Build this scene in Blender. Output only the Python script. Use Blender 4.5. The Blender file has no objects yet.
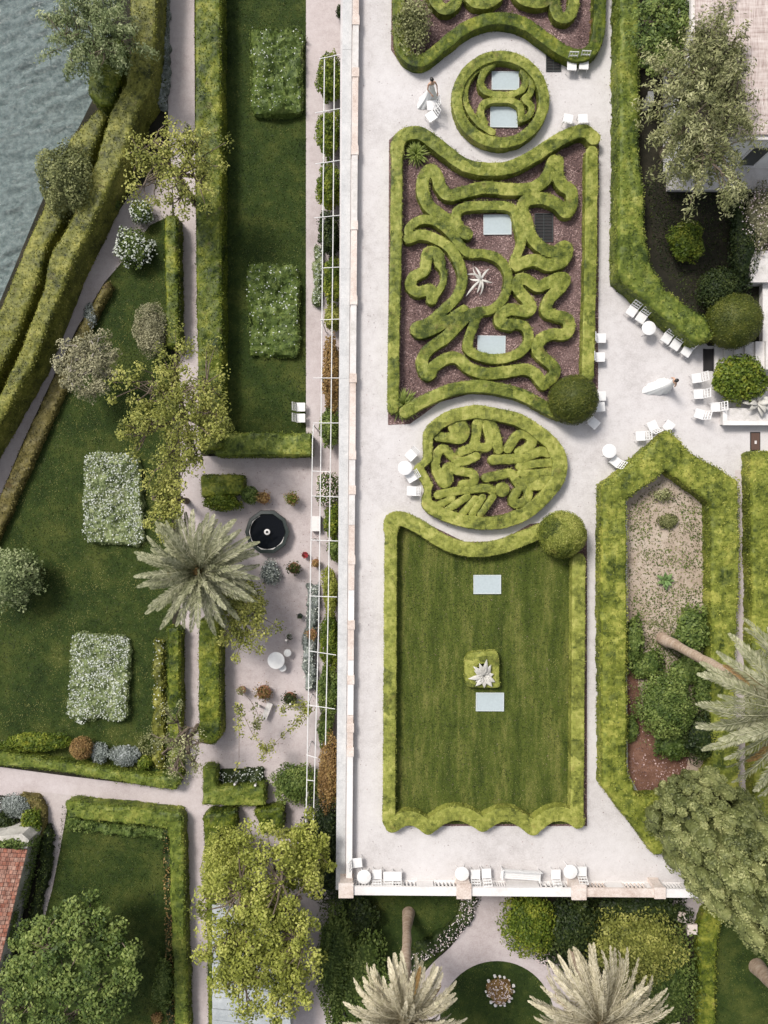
import bpy, math, random
import numpy as np
from mathutils import Vector, Matrix
R = np.random.default_rng(7); random.seed(7)
scene = bpy.context.scene; COL = scene.collection
H = 38.0; S = 20.0; GZ = -3.0            # camera height, pixels per metre on the terrace, level of the lower garden
def k(z): return (H - z) / H / S
def W(px, py, z=0.0): return ((px - 384) * k(z), -(py - 512) * k(z), z)
def W2(pts, z): return np.array([[(p[0] - 384) * k(z), -(p[1] - 512) * k(z)] for p in pts], float)

# ------------------------------------------------------------------ materials
def nodes(name):
    m = bpy.data.materials.new(name); m.use_nodes = True
    nt = m.node_tree; b = nt.nodes['Principled BSDF']
    return m, nt, b
def N(nt, t, **kw):
    n = nt.nodes.new(t)
    for a, v in kw.items(): setattr(n, a, v)
    return n
def ramp(nt, stops):
    r = N(nt, 'ShaderNodeValToRGB'); e = r.color_ramp.elements
    while len(e) < len(stops): e.new(0.5)
    for el, (p, c) in zip(e, stops): el.position = p; el.color = (*c, 1)
    return r
def noise(nt, scale, detail=3, rough=0.6, vec=None):
    n = N(nt, 'ShaderNodeTexNoise'); n.inputs['Scale'].default_value = scale
    n.inputs['Detail'].default_value = detail; n.inputs['Roughness'].default_value = rough
    if vec: nt.links.new(vec, n.inputs['Vector'])
    return n
def math_(nt, op, a, b=None):
    n = N(nt, 'ShaderNodeMath', operation=op)
    for i, v in enumerate((a, b)):
        if v is None: continue
        if isinstance(v, (int, float)): n.inputs[i].default_value = v
        else: nt.links.new(v, n.inputs[i])
    return n.outputs[0]
def mixc(nt, f, a, b, mode='MIX'):
    n = N(nt, 'ShaderNodeMix', data_type='RGBA', blend_type=mode)
    if isinstance(f, (int, float)): n.inputs[0].default_value = f
    else: nt.links.new(f, n.inputs[0])
    for i, v in ((6, a), (7, b)):
        if isinstance(v, tuple): n.inputs[i].default_value = (*v, 1)
        else: nt.links.new(v, n.inputs[i])
    return n.outputs[2]
def bump(nt, b, h, strength=0.4, dist=0.05):
    n = N(nt, 'ShaderNodeBump'); n.inputs['Strength'].default_value = strength; n.inputs['Distance'].default_value = dist
    nt.links.new(h, n.inputs['Height']); nt.links.new(n.outputs[0], b.inputs['Normal'])
def geo(nt): return N(nt, 'ShaderNodeNewGeometry').outputs['Position']

def leaf_mat(name, dark, mid, light, spots=None, patch=0.5, spot_amt=0.0, trans=0.2, rough=0.55, chunk=.0):
    m, nt, b = nodes(name); p = geo(nt)
    at = N(nt, 'ShaderNodeAttribute', attribute_name='tone').outputs['Fac']
    n1 = noise(nt, 0.9, 3, 0.6, p).outputs['Fac']; n2 = noise(nt, 7.0, 3, 0.65, p).outputs['Fac']
    f = math_(nt, 'ADD', math_(nt, 'MULTIPLY', at, 0.62), math_(nt, 'MULTIPLY', math_(nt, 'SUBTRACT', n1, 0.5), 2.0 * patch))
    f = math_(nt, 'ADD', f, math_(nt, 'MULTIPLY', math_(nt, 'SUBTRACT', n2, 0.5), 0.7))
    n4 = noise(nt, 2.6, 2, .5, p).outputs['Fac']
    f = math_(nt, 'ADD', f, math_(nt, 'MULTIPLY', math_(nt, 'SUBTRACT', n4, 0.5), 0.55))
    if chunk:
        vo = N(nt, 'ShaderNodeTexVoronoi', voronoi_dimensions='2D'); vo.inputs['Scale'].default_value = 1.25; dn = N(nt, 'ShaderNodeTexNoise'); dn.inputs['Scale'].default_value = 3.5; nt.links.new(p, dn.inputs['Vector']); va = N(nt, 'ShaderNodeVectorMath', operation='MULTIPLY_ADD'); nt.links.new(dn.outputs['Color'], va.inputs[0]); va.inputs[1].default_value = (.5, .5, 0); nt.links.new(p, va.inputs[2]); nt.links.new(va.outputs[0], vo.inputs['Vector'])
        sp = N(nt, 'ShaderNodeSeparateColor'); nt.links.new(vo.outputs['Color'], sp.inputs[0])
        f = math_(nt, 'ADD', f, math_(nt, 'MULTIPLY', math_(nt, 'SUBTRACT', sp.outputs[0], 0.5), chunk))
    f = math_(nt, 'ADD', f, 0.19)
    c = ramp(nt, [(0.0, dark), (0.5, mid), (1.0, light)]); nt.links.new(f, c.inputs[0]); c = c.outputs[0]
    if spots:
        n3 = noise(nt, 1.7, 4, 0.6, p).outputs['Fac']
        g = ramp(nt, [(0.60, (0, 0, 0)), (0.72, (1, 1, 1))]); nt.links.new(n3, g.inputs[0])
        c = mixc(nt, math_(nt, 'MULTIPLY', g.outputs[0], spot_amt), c, spots)
    nt.links.new(c, b.inputs['Base Color']); b.inputs['Roughness'].default_value = rough
    b.inputs['Specular IOR Level'].default_value = 0.25
    if trans:
        t = N(nt, 'ShaderNodeBsdfTranslucent'); nt.links.new(c, t.inputs[0])
        mx = N(nt, 'ShaderNodeMixShader'); mx.inputs[0].default_value = trans
        nt.links.new(b.outputs[0], mx.inputs[1]); nt.links.new(t.outputs[0], mx.inputs[2])
        nt.links.new(mx.outputs[0], nt.nodes['Material Output'].inputs[0])
    return m
M = {}
M['box'] = leaf_mat('boxwood', (.045, .064, .008), (.195, .22, .036), (.40, .395, .105), (.22, .17, .05), .5, .4, chunk=.5)
M['box2'] = leaf_mat('boxwood_pale', (.07, .085, .015), (.255, .272, .052), (.45, .435, .125), (.27, .21, .065), .4, .4, chunk=.45)
M['lime'] = leaf_mat('lime_hedge', (.04, .058, .008), (.18, .205, .03), (.38, .37, .08), (.075, .095, .02), .8, .7, chunk=.3)
M['leafgreen'] = leaf_mat('leaf_green_hedge', (.03, .05, .008), (.13, .168, .024), (.30, .31, .065), (.07, .09, .02), .75, .6, chunk=.3)
M['green'] = leaf_mat('green_hedge', (.018, .034, .004), (.10, .13, .012), (.27, .275, .04), (.14, .105, .045), .85, .5, chunk=.35)
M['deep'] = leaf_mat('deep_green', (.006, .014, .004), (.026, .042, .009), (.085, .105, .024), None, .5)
M['ball'] = leaf_mat('ball_green', (.02, .034, .006), (.075, .09, .013), (.19, .19, .035), None, .4)
M['olive'] = leaf_mat('olive_hedge', (.03, .038, .007), (.165, .17, .03), (.36, .335, .08), (.10, .075, .03), .7, .6)
M['brown'] = leaf_mat('brown_hedge', (.05, .045, .014), (.15, .125, .036), (.25, .21, .07), (.12, .075, .03), .6, .6)
M['yellow'] = leaf_mat('yellow_green', (.07, .085, .012), (.29, .315, .055), (.58, .57, .17), None, .4, trans=.35)
M['spring'] = leaf_mat('spring_green', (.05, .066, .012), (.265, .28, .06), (.56, .535, .165), None, .45, trans=.35)
M['silver'] = leaf_mat('silver_leaf', (.05, .075, .025), (.20, .245, .10), (.46, .49, .27), None, .5, trans=.3)
M['grey'] = leaf_mat('grey_olive', (.09, .088, .05), (.27, .255, .145), (.48, .45, .29), None, .5, trans=.25)
M['twig'] = leaf_mat('pinkish_twig_leaf', (.05, .058, .02), (.225, .235, .095), (.50, .49, .27), (.36, .30, .2), .55, .5, trans=.25)
M['fig'] = leaf_mat('broad_leaf', (.02, .042, .008), (.10, .145, .03), (.27, .32, .09), None, .35, trans=.25)
M['bright'] = leaf_mat('bright_leaf', (.025, .05, .006), (.12, .17, .018), (.33, .34, .045), (.38, .33, .03), .5, .5, trans=.3)
M['conifer'] = leaf_mat('conifer_leaf', (.03, .04, .012), (.15, .166, .056), (.36, .36, .155), None, .35, trans=.1)
M['rust'] = leaf_mat('rust_leaf', (.10, .055, .02), (.25, .15, .055), (.42, .30, .11), (.18, .18, .04), .45, .6)
M['palm'] = leaf_mat('palm_leaf', (.06, .07, .03), (.22, .225, .125), (.50, .48, .33), (.28, .31, .13), .4, .45, trans=.15)
M['palm_dry'] = leaf_mat('palm_leaf_dry', (.14, .125, .07), (.42, .375, .255), (.68, .62, .47), (.42, .40, .22), .35, .4, trans=.15)
M['yucca'] = leaf_mat('yucca_leaf', (.08, .12, .016), (.27, .33, .075), (.48, .52, .2), None, .3)
M['agave'] = leaf_mat('agave_leaf', (.26, .25, .22), (.46, .44, .40), (.62, .59, .54), None, .4, trans=0)
M['agave_green'] = leaf_mat('agave_green', (.05, .09, .03), (.12, .19, .06), (.25, .32, .13), None, .3, trans=0)
M['bloom'] = leaf_mat('white_bloom', (.28, .31, .24), (.50, .53, .46), (.70, .71, .66), None, .2, trans=.2)
M['pink'] = leaf_mat('pink_bloom', (.45, .30, .30), (.66, .54, .53), (.82, .78, .76), None, .3, trans=.2)
M['blue'] = leaf_mat('blue_grey_leaf', (.07, .085, .07), (.22, .245, .22), (.48, .50, .50), None, .4)
M['grass'] = leaf_mat('grass_blade', (.013, .024, .004), (.068, .09, .017), (.22, .22, .065), (.17, .15, .05), .95, .5, trans=.2)
M['grass_deep'] = leaf_mat('grass_blade_deep', (.008, .018, .003), (.04, .062, .008), (.14, .155, .035), (.12, .11, .04), .9, .4, trans=.2)
M['chip'] = leaf_mat('bark_chip', (.04, .022, .020), (.21, .13, .12), (.52, .38, .35), None, .45, trans=0, rough=.8)
M['weed'] = leaf_mat('weed_leaf', (.05, .06, .02), (.15, .16, .055), (.30, .28, .14), None, .4)

def ground_mat(name, a, b_, c, s1=.35, s2=6, s3=40, bumpk=.3, rough=.85, stretch=None):
    m, nt, b = nodes(name); p = geo(nt)
    if stretch:
        mp = N(nt, 'ShaderNodeMapping'); mp.inputs['Scale'].default_value = stretch; nt.links.new(p, mp.inputs[0]); p2 = mp.outputs[0]
    else: p2 = p
    n1 = noise(nt, s1, 4, .6, p2).outputs['Fac']; n2 = noise(nt, s2, 4, .7, p2).outputs['Fac']; n3 = noise(nt, s3, 2, .6, p).outputs['Fac']
    f = math_(nt, 'ADD', math_(nt, 'MULTIPLY', n1, .9), math_(nt, 'MULTIPLY', n2, .6))
    f = math_(nt, 'ADD', f, math_(nt, 'MULTIPLY', n3, .5)); f = math_(nt, 'SUBTRACT', f, .5)
    r = ramp(nt, [(.2, a), (.5, b_), (.8, c)]); nt.links.new(f, r.inputs[0])
    nt.links.new(r.outputs[0], b.inputs['Base Color']); b.inputs['Roughness'].default_value = rough
    b.inputs['Specular IOR Level'].default_value = .2
    bump(nt, b, n3, bumpk, .02)
    return m
M['gravel'] = ground_mat('pale_gravel', (.38, .35, .342), (.505, .478, .472), (.575, .55, .546), .22, 2.4, 14, .5)
M['gravel_low'] = ground_mat('pink_gravel', (.33, .28, .27), (.43, .375, .368), (.50, .45, .445), .3, 3, 14, .4)
M['gravel_dark'] = ground_mat('darker_gravel', (.30, .255, .24), (.39, .34, .325), (.46, .41, .395), .3, 3, 14, .4)  # pink gravel in a slightly darker tone
M['mulch'] = ground_mat('bark_mulch', (.03, .017, .017), (.125, .08, .076), (.24, .165, .155), .6, 9, 30, .8)
M['soil'] = ground_mat('shade_darkened_soil', (.009, .009, .006), (.022, .02, .013), (.05, .042, .027), .6, 5, 25, .8)  # soil colour darkened to hold the shade of the walled garden
M['sand'] = ground_mat('sandy_soil', (.22, .165, .12), (.36, .29, .23), (.47, .41, .34), .5, 3, 25, .6)
M['red_soil'] = ground_mat('red_soil', (.05, .026, .017), (.115, .057, .038), (.22, .12, .085), .5, 3, 25, .6)
M['turf'] = ground_mat('lawn_turf', (.015, .026, .004), (.062, .082, .012), (.17, .165, .045), .5, 2.2, 22, .5, .9, (2.6, .4, 1))
M['turf_deep'] = ground_mat('lawn_turf_deep', (.008, .018, .003), (.026, .043, .007), (.075, .085, .018), .5, 1.6, 22, .5, .9)
M['stone'] = ground_mat('pale_stone', (.40, .38, .35), (.55, .52, .50), (.66, .63, .61), .5, 4, 20, .3)
M['stone_pink'] = ground_mat('weathered_stone', (.40, .31, .26), (.56, .48, .43), (.68, .62, .58), .7, 5, 20, .4)
M['stone_grey'] = ground_mat('grey_ledge_stone', (.36, .36, .36), (.46, .46, .46), (.56, .555, .55), .9, 5, 20, .3)
M['stone_white'] = ground_mat('white_stone', (.54, .515, .50), (.64, .615, .60), (.70, .68, .665), .6, 4, 20, .15)
M['wall'] = ground_mat('rough_wall', (.20, .19, .17), (.42, .40, .36), (.62, .59, .54), .9, 5, 25, .7)
M['plaster'] = ground_mat('white_plaster', (.60, .58, .55), (.74, .72, .70), (.80, .79, .78), .7, 3, 20, .15)
M['slab'] = ground_mat('blue_grey_slab', (.22, .24, .25), (.33, .35, .36), (.44, .455, .46), .6, 4, 25, .15)
M['bark'] = ground_mat('bark', (.055, .04, .03), (.13, .10, .075), (.24, .195, .15), 1.5, 9, 40, .9)
M['bark_pale'] = ground_mat('pale_bark', (.22, .19, .16), (.36, .32, .28), (.50, .46, .41), 1.5, 9, 40, .7)
M['terracotta'] = ground_mat('terracotta', (.15, .07, .045), (.27, .13, .085), (.36, .20, .14), 2, 8, 30, .2)
M['palm_trunk'] = ground_mat('palm_trunk', (.19, .125, .085), (.36, .27, .20), (.52, .43, .35), 2, 9, 30, .9, .9, (1, 1, 3.5))

def plain(name, col, rough=.5, metal=0, spec=.5):
    m, nt, b = nodes(name); p = geo(nt); n = noise(nt, 9, 3, .6, p).outputs['Fac']
    c = mixc(nt, n, tuple(x * .86 for x in col), tuple(min(1, x * 1.1) for x in col))
    nt.links.new(c, b.inputs['Base Color']); b.inputs['Roughness'].default_value = rough
    b.inputs['Metallic'].default_value = metal; b.inputs['Specular IOR Level'].default_value = spec
    return m
M['white'] = plain('white_paint', (.66, .65, .64), .4)
M['cloth'] = plain('white_satin', (.68, .68, .67), .5)
M['skin'] = plain('skin', (.50, .31, .22), .5)
M['hair'] = plain('dark_hair', (.012, .009, .008), .45)
M['dark_metal'] = plain('dark_metal', (.03, .035, .033), .35)
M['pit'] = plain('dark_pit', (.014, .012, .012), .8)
M['black_green'] = plain('black_green_stone', (.022, .03, .026), .3)
M['pool'] = plain('black_water', (.004, .005, .007), .08, spec=.12)
M['red'] = plain('red_glaze', (.28, .014, .02), .3)
M['wood'] = plain('brown_wood', (.09, .05, .035), .6)
M['glass'] = plain('frosted_glass', (.37, .42, .435), .75, spec=.12)
M['frame'] = plain('pale_frame', (.44, .475, .48), .6)

def water_mat():
    m, nt, b = nodes('lake_water'); p = geo(nt)
    n = noise(nt, 3.0, 6, .72, p).outputs['Fac']
    r = ramp(nt, [(.34, (.09, .125, .122)), (.66, (.235, .285, .275))]); nt.links.new(n, r.inputs[0])  # light and dark of the ripples painted into the water colour
    nt.links.new(r.outputs[0], b.inputs['Base Color']); b.inputs['Roughness'].default_value = .12
    b.inputs['Specular IOR Level'].default_value = .6
    bump(nt, b, noise(nt, 4.5, 6, .75, p).outputs['Fac'], 1.0, .22)
    return m
M['water'] = water_mat()
def tile_mat():
    m, nt, b = nodes('red_tiles'); tc = N(nt, 'ShaderNodeTexCoord').outputs['Object']
    br = N(nt, 'ShaderNodeTexBrick'); nt.links.new(tc, br.inputs[0])
    br.inputs['Scale'].default_value = 1; br.inputs['Brick Width'].default_value = .2; br.inputs['Row Height'].default_value = .22
    br.inputs['Mortar Size'].default_value = .012; br.inputs['Color1'].default_value = (.42, .16, .10, 1); br.inputs['Color2'].default_value = (.55, .36, .28, 1)
    br.inputs['Mortar'].default_value = (.09, .045, .035, 1)
    n = noise(nt, 3.3, 4, .7, tc).outputs['Fac']; g = ramp(nt, [(.35, (.45, .38, .36)), (.65, (1.1, 1.1, 1.1))]); nt.links.new(n, g.inputs[0])
    nt.links.new(mixc(nt, 1.0, br.outputs[0], g.outputs[0], 'MULTIPLY'), b.inputs['Base Color']); b.inputs['Roughness'].default_value = .8
    bump(nt, b, br.outputs['Fac'], -.6, .03)
    return m
M['tiles'] = tile_mat()
def weave_mat():
    m, nt, b = nodes('weathered_roof'); p = geo(nt)
    mp = N(nt, 'ShaderNodeMapping'); mp.inputs['Scale'].default_value = (9, 1.1, 1); nt.links.new(p, mp.inputs[0])
    n1 = noise(nt, 1.2, 4, .7, mp.outputs[0]).outputs['Fac']
    mp2 = N(nt, 'ShaderNodeMapping'); mp2.inputs['Scale'].default_value = (.9, 8, 1); nt.links.new(p, mp2.inputs[0])
    n2 = noise(nt, 1.0, 3, .6, mp2.outputs[0]).outputs['Fac']
    f = math_(nt, 'ADD', math_(nt, 'MULTIPLY', n1, .65), math_(nt, 'MULTIPLY', n2, .45))
    r = ramp(nt, [(.38, (.24, .175, .155)), (.55, (.44, .365, .335)), (.72, (.56, .50, .47))]); nt.links.new(f, r.inputs[0])
    nt.links.new(r.outputs[0], b.inputs['Base Color']); b.inputs['Roughness'].default_value = .85; bump(nt, b, f, .5, .03)
    return m
M['weave'] = weave_mat()

# ------------------------------------------------------------------ mesh helpers
_tab = R.random((32, 32, 32))
def vnoise(P, s):
    Q = np.asarray(P) * s; I = np.floor(Q).astype(int); F = Q - I; F = F * F * (3 - 2 * F)
    out = np.zeros(len(Q))
    for dx in (0, 1):
        for dy in (0, 1):
            for dz in (0, 1):
                w = np.abs(1 - dx - F[:, 0]) * np.abs(1 - dy - F[:, 1]) * np.abs(1 - dz - F[:, 2])
                out += w * _tab[(I[:, 0] + dx) % 32, (I[:, 1] + dy) % 32, (I[:, 2] + dz) % 32]
    return out - .5
class G:
    """collects verts, faces, tone and material slots and links them as one mesh object"""
    def __init__(s): s.v = []; s.f = []; s.t = []; s.m = []; s.n = 0
    def add(s, V, F, tone=.5, mi=0):
        V = np.asarray(V, float).reshape(-1, 3)
        off = s.n; s.v.append(V); s.n += len(V)
        if isinstance(F, np.ndarray): F = (F + off).tolist()
        else: F = [[i + off for i in f] for f in F]
        s.f += F
        s.t += (list(tone) if hasattr(tone, '__len__') else [tone] * len(F)); s.m += [mi] * len(F)
        return s
    def leaves(s, P, size, nrm=None, spread=.9, aspect=.55, tone=None, mi=0, up=.0, along=None):
        P = np.asarray(P, float).reshape(-1, 3); n = len(P)
        if n == 0: return s
        d = R.normal(size=(n, 3)) * spread
        if nrm is not None: d = d + np.asarray(nrm)
        d[:, 2] += up
        d /= np.linalg.norm(d, axis=1)[:, None] + 1e-9
        ref = R.normal(size=(n, 3)) if along is None else np.cross(d, along + R.normal(size=(n, 3)) * .35); a = np.cross(d, ref); a /= np.linalg.norm(a, axis=1)[:, None] + 1e-9
        b = np.cross(d, a); L = size * R.uniform(.6, 1.35, n)[:, None]
        V = np.stack([P - a * L * .5, P + b * L * aspect * .5, P + a * L * .5, P - b * L * aspect * .5], 1).reshape(-1, 3)
        F = np.arange(4 * n).reshape(n, 4)
        t = R.random(n) if tone is None else np.clip(tone, -.2, 1.3)
        return s.add(V, F, t, mi)
    def box(s, lo, hi, tone=.5, mi=0, mat=None, bev=0):
        x0, y0, z0 = lo; x1, y1, z1 = hi
        V = np.array([[x, y, z] for z in (z0, z1) for x, y in ((x0, y0), (x1, y0), (x1, y1), (x0, y1))])
        if mat is not None: V = np.array([list(mat @ Vector(v)) for v in V])
        return s.add(V, [[3, 2, 1, 0], [4, 5, 6, 7], [0, 1, 5, 4], [1, 2, 6, 5], [2, 3, 7, 6], [3, 0, 4, 7]], tone, mi)
    def tube(s, pts, rad, n=7, tone=.5, mi=0, cap=True):
        pts = [Vector(p) for p in pts]; rad = rad if hasattr(rad, '__len__') else [rad] * len(pts)
        V = []
        for i, p in enumerate(pts):
            d = (pts[min(i + 1, len(pts) - 1)] - pts[max(i - 1, 0)]).normalized()
            u = d.cross(Vector((.31, .2, .93)) if abs(d.z) < .9 else Vector((1, 0, 0))).normalized(); w = d.cross(u)
            V += [p + (u * math.cos(a) + w * math.sin(a)) * rad[i] for a in (2 * math.pi * j / n for j in range(n))]
        F = [[i * n + j, i * n + (j + 1) % n, (i + 1) * n + (j + 1) % n, (i + 1) * n + j] for i in range(len(pts) - 1) for j in range(n)]
        if cap: F += [list(range(n))[::-1], [(len(pts) - 1) * n + j for j in range(n)]]
        return s.add([list(v) for v in V], F, tone, mi)
    def lathe(s, c, prof, n=20, tone=.5, mi=0, close=True):
        V = []
        for r, z in prof: V += [(c[0] + r * math.cos(2 * math.pi * j / n), c[1] + r * math.sin(2 * math.pi * j / n), c[2] + z) for j in range(n)]
        F = [[i * n + j, i * n + (j + 1) % n, (i + 1) * n + (j + 1) % n, (i + 1) * n + j] for i in range(len(prof) - 1) for j in range(n)]
        if close: F += [list(range(n))[::-1], [(len(prof) - 1) * n + j for j in range(n)]]
        return s.add(V, F, tone, mi)
    def blob(s, c, r, sub=3, amp=.12, sc=1.6, tone=.4, mi=0, zmin=None):
        V, F = ico(sub); V = V.copy(); nz = 1 + amp * 2 * vnoise(V * 1.0 + np.array(c) * .37 + 9, sc) + amp * vnoise(V + 5, sc * 2.7)
        V = V * nz[:, None] * np.array(r) + np.array(c)
        if zmin is not None: V[:, 2] = np.maximum(V[:, 2], zmin)
        return s.add(V, F, tone, mi)
    def build(s, name, mats, parent=None, smooth=False):
        me = bpy.data.meshes.new(name)
        V = np.concatenate(s.v) if s.v else np.zeros((0, 3))
        me.vertices.add(len(V)); me.vertices.foreach_set('co', V.ravel())
        lens = np.array([len(f) for f in s.f], int); fl = np.fromiter((i for f in s.f for i in f), int, int(lens.sum()))
        me.loops.add(len(fl)); me.loops.foreach_set('vertex_index', fl)
        me.polygons.add(len(lens)); st = np.concatenate([[0], np.cumsum(lens)[:-1]])
        me.polygons.foreach_set('loop_start', st); me.polygons.foreach_set('loop_total', lens)
        me.polygons.foreach_set('material_index', np.array(s.m, int))
        me.update(calc_edges=True); me.validate()
        me.polygons.foreach_set('use_smooth', np.ones(len(me.polygons), bool))
        if not smooth: me.set_sharp_from_angle(angle=math.radians(38))
        if len(me.polygons) == len(s.t):
            a = me.attributes.new('tone', 'FLOAT', 'FACE'); a.data.foreach_set('value', np.array(s.t, float))
        for mt in (mats if isinstance(mats, (list, tuple)) else [mats]): me.materials.append(M[mt] if isinstance(mt, str) else mt)
        o = bpy.data.objects.new(name, me); COL.objects.link(o)
        if parent: o.parent = parent
        return o
_ico = {}
def ico(sub):
    if sub not in _ico:
        import bmesh
        bm = bmesh.new(); bmesh.ops.create_icosphere(bm, subdivisions=sub, radius=1)
        bm.verts.ensure_lookup_table()
        _ico[sub] = (np.array([v.co[:] for v in bm.verts]), np.array([[v.index for v in f.verts] for f in bm.faces])); bm.free()
    return _ico[sub]
def tag(o, label, cat, group=None):
    o['label'] = label; o['category'] = cat
    if group: o['group'] = group
    return o
def thing(name, label, cat, loc=(0, 0, 0), rz=0, group=None):
    o = bpy.data.objects.new(name, None); COL.objects.link(o); o.location = loc; o.rotation_euler = (0, 0, rz); o.empty_display_size = .2
    return tag(o, label, cat, group)
def dup(root, loc, rz, label, group=None):
    r = root.copy(); COL.objects.link(r); r.location = loc; r.rotation_euler = (0, 0, rz); r['label'] = label
    if group: r['group'] = group
    for ch in list(root.children):
        c = ch.copy(); COL.objects.link(c); c.parent = r
        for g in ch.children:
            d = g.copy(); COL.objects.link(d); d.parent = c
    return r
def recenter(o, c):
    """puts the origin of a mesh (with its verts in world space) at c"""
    o.data.transform(Matrix.Translation(-Vector(c))); o.location = c
    return o
def smooth_path(pts, closed=False, n=5):
    P = [np.array(p, float) for p in pts]; out = []; L = len(P)
    for i in range(L if closed else L - 1):
        g = (lambda j: P[j % L]) if closed else (lambda j: P[min(max(j, 0), L - 1)])
        p0, p1, p2, p3 = g(i - 1), g(i), g(i + 1), g(i + 2)
        for t in np.arange(n) / n:
            out.append(.5 * ((2 * p1) + (-p0 + p2) * t + (2 * p0 - 5 * p1 + 4 * p2 - p3) * t * t + (-p0 + 3 * p1 - 3 * p2 + p3) * t ** 3))
    if not closed: out.append(P[-1])
    return np.array(out)
def d_line(X, pts, closed=False):
    d = np.full(len(X), 1e9); n = len(pts)
    for i in range(n if closed else n - 1):
        a = pts[i]; b = pts[(i + 1) % n]; ab = b - a; L = ab @ ab
        if L < 1e-12: continue
        t = np.clip(((X - a) @ ab) / L, 0, 1); q = X - a - t[:, None] * ab
        d = np.minimum(d, np.sqrt((q * q).sum(1)))
    return d
def inside(X, pts):
    c = np.zeros(len(X), bool); n = len(pts)
    for i in range(n):
        a = pts[i]; b = pts[(i + 1) % n]
        if a[1] == b[1]: continue
        cr = ((a[1] > X[:, 1]) != (b[1] > X[:, 1])) & (X[:, 0] < (b[0] - a[0]) * (X[:, 1] - a[1]) / (b[1] - a[1]) + a[0])
        c ^= cr
    return c
def d_poly(X, pts):
    d = d_line(X, pts, True); return np.where(inside(X, pts), -d, d)

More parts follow.
